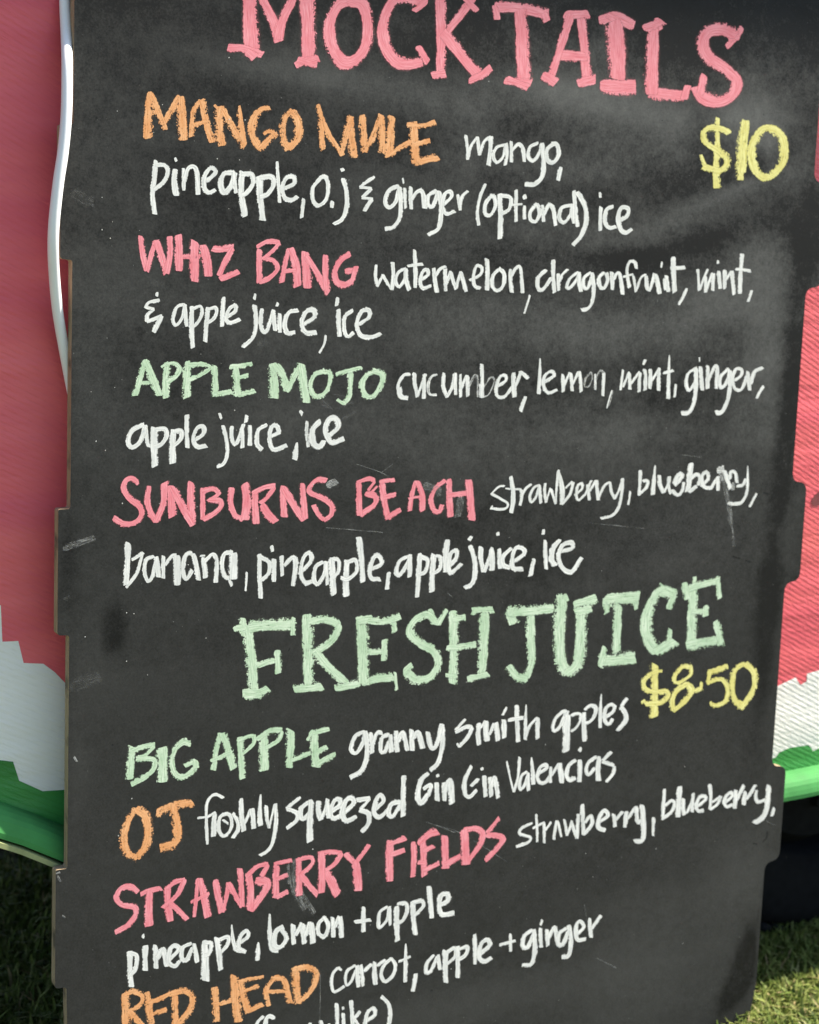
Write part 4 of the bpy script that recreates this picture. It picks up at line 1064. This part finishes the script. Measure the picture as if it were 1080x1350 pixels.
def specks():
    bm = bmesh.new()
    r = random.Random(4)
    for k in range(80):
        if k < 45: x, y = r.uniform(100, 330), r.uniform(60, 900)
        else: x, y = r.uniform(110, 1000), r.uniform(60, 1330)
        b = on_board(x, y)
        s = r.uniform(0.0003, 0.0008)
        c = bworld(b[0], b[1], 0.0009) - BL
        vs = []
        for i in range(6):
            a = i / 6 * 6.283; q = s * r.uniform(0.5, 1.2)
            vs.append(bm.verts.new(c + XAX * q * math.cos(a) + DOWN * q * 1.2 * math.sin(a)))
        top = bm.verts.new(c - INTO * s * 0.5)
        for i in range(6): bm.faces.new((vs[i], top, vs[(i + 1) % 6]))
    o = bm_obj('chalk_crumbs', bm, mat_plain('chalk_crumb', (0.5, 0.5, 0.48), 0.9, 0.2, 200, 0), board)
    o['kind'] = 'stuff'
    bm = bmesh.new()
    for k in range(46):
        x, y = r.uniform(100, 1040), r.uniform(40, 1330)
        if k < 8: x, y = [(1037, 100), (983, 737), (1037, 1130), (820, 322), (330, 140), (250, 275), (108, 90), (770, 1200)][k]
        b = on_board(x, y)
        s = r.uniform(0.0006, 0.0018)
        c = bworld(b[0], b[1], 0.00011) - BL
        vs = []
        an = r.uniform(0, 3)
        for i in range(7):
            a = i / 7 * 6.283; q = s * r.uniform(0.5, 1.2)
            ex, ey = q * math.cos(a) * 1.5, q * math.sin(a) * .7
            vs.append(bm.verts.new(c + XAX * (ex * math.cos(an) - ey * math.sin(an)) + DOWN * (ex * math.sin(an) + ey * math.cos(an))))
        bm.faces.new(vs)
    o = bm_obj('chipped_spots', bm, mat_plain('chip_black', (0.008, 0.008, 0.008), 0.9, 0.2, 200, 0), board)
    o['kind'] = 'stuff'


specks()

# ------------------------------------------------------------------ white cable
def cable():
    # photo x, photo y, how far in front of the board plane (metres, minus = behind)
    pts = [(84, -330, -0.026), (84, -200, -0.026), (85, -90, -0.026), (85.5, 0, -0.022), (87.5, 50, -0.012), (88.5, 90, 0.006), (87.5, 150, 0.016), (83, 200, 0.020), (77, 240, 0.021),
           (71.5, 290, 0.019), (70, 325, 0.014), (71.5, 362, 0.004), (76, 410, -0.008), (84.5, 460, -0.018), (94, 510, -0.026), (106, 570, -0.028), (120, 680, -0.028), (128, 900, -0.028), (130, 1150, -0.028)]
    C = []
    for x, y, o in pts:
        b = on_board(x, y, o)
        C.append(bworld(b[0], b[1], o))
    C = smooth_path(np.array(C), 8)
    R, ns = 0.0057, 16
    T = np.gradient(C, axis=0); T /= np.linalg.norm(T, axis=1)[:, None]
    V, F = [], []
    base = C.mean(0)
    for p, t in zip(C, T):
        a = np.cross(t, (0, 1, 0)); a /= np.linalg.norm(a); b = np.cross(t, a)
        for k in range(ns):
            an = k / ns * 2 * math.pi
            V.append(p + R * (a * math.cos(an) + b * math.sin(an)) - base)
    for i in range(len(C) - 1):
        for k in range(ns):
            F.append((i * ns + k, i * ns + (k + 1) % ns, (i + 1) * ns + (k + 1) % ns, (i + 1) * ns + k))
    o = py_obj('cable', V, F, M_CABLE, None, True)
    o.location = base
    bmv = bmesh.new(); bmv.from_mesh(o.data); bmesh.ops.recalc_face_normals(bmv, faces=bmv.faces[:]); bmv.to_mesh(o.data); bmv.free()
    tag(o, 'thick white cable hanging down over the left edge of the menu board', 'cable')


cable()
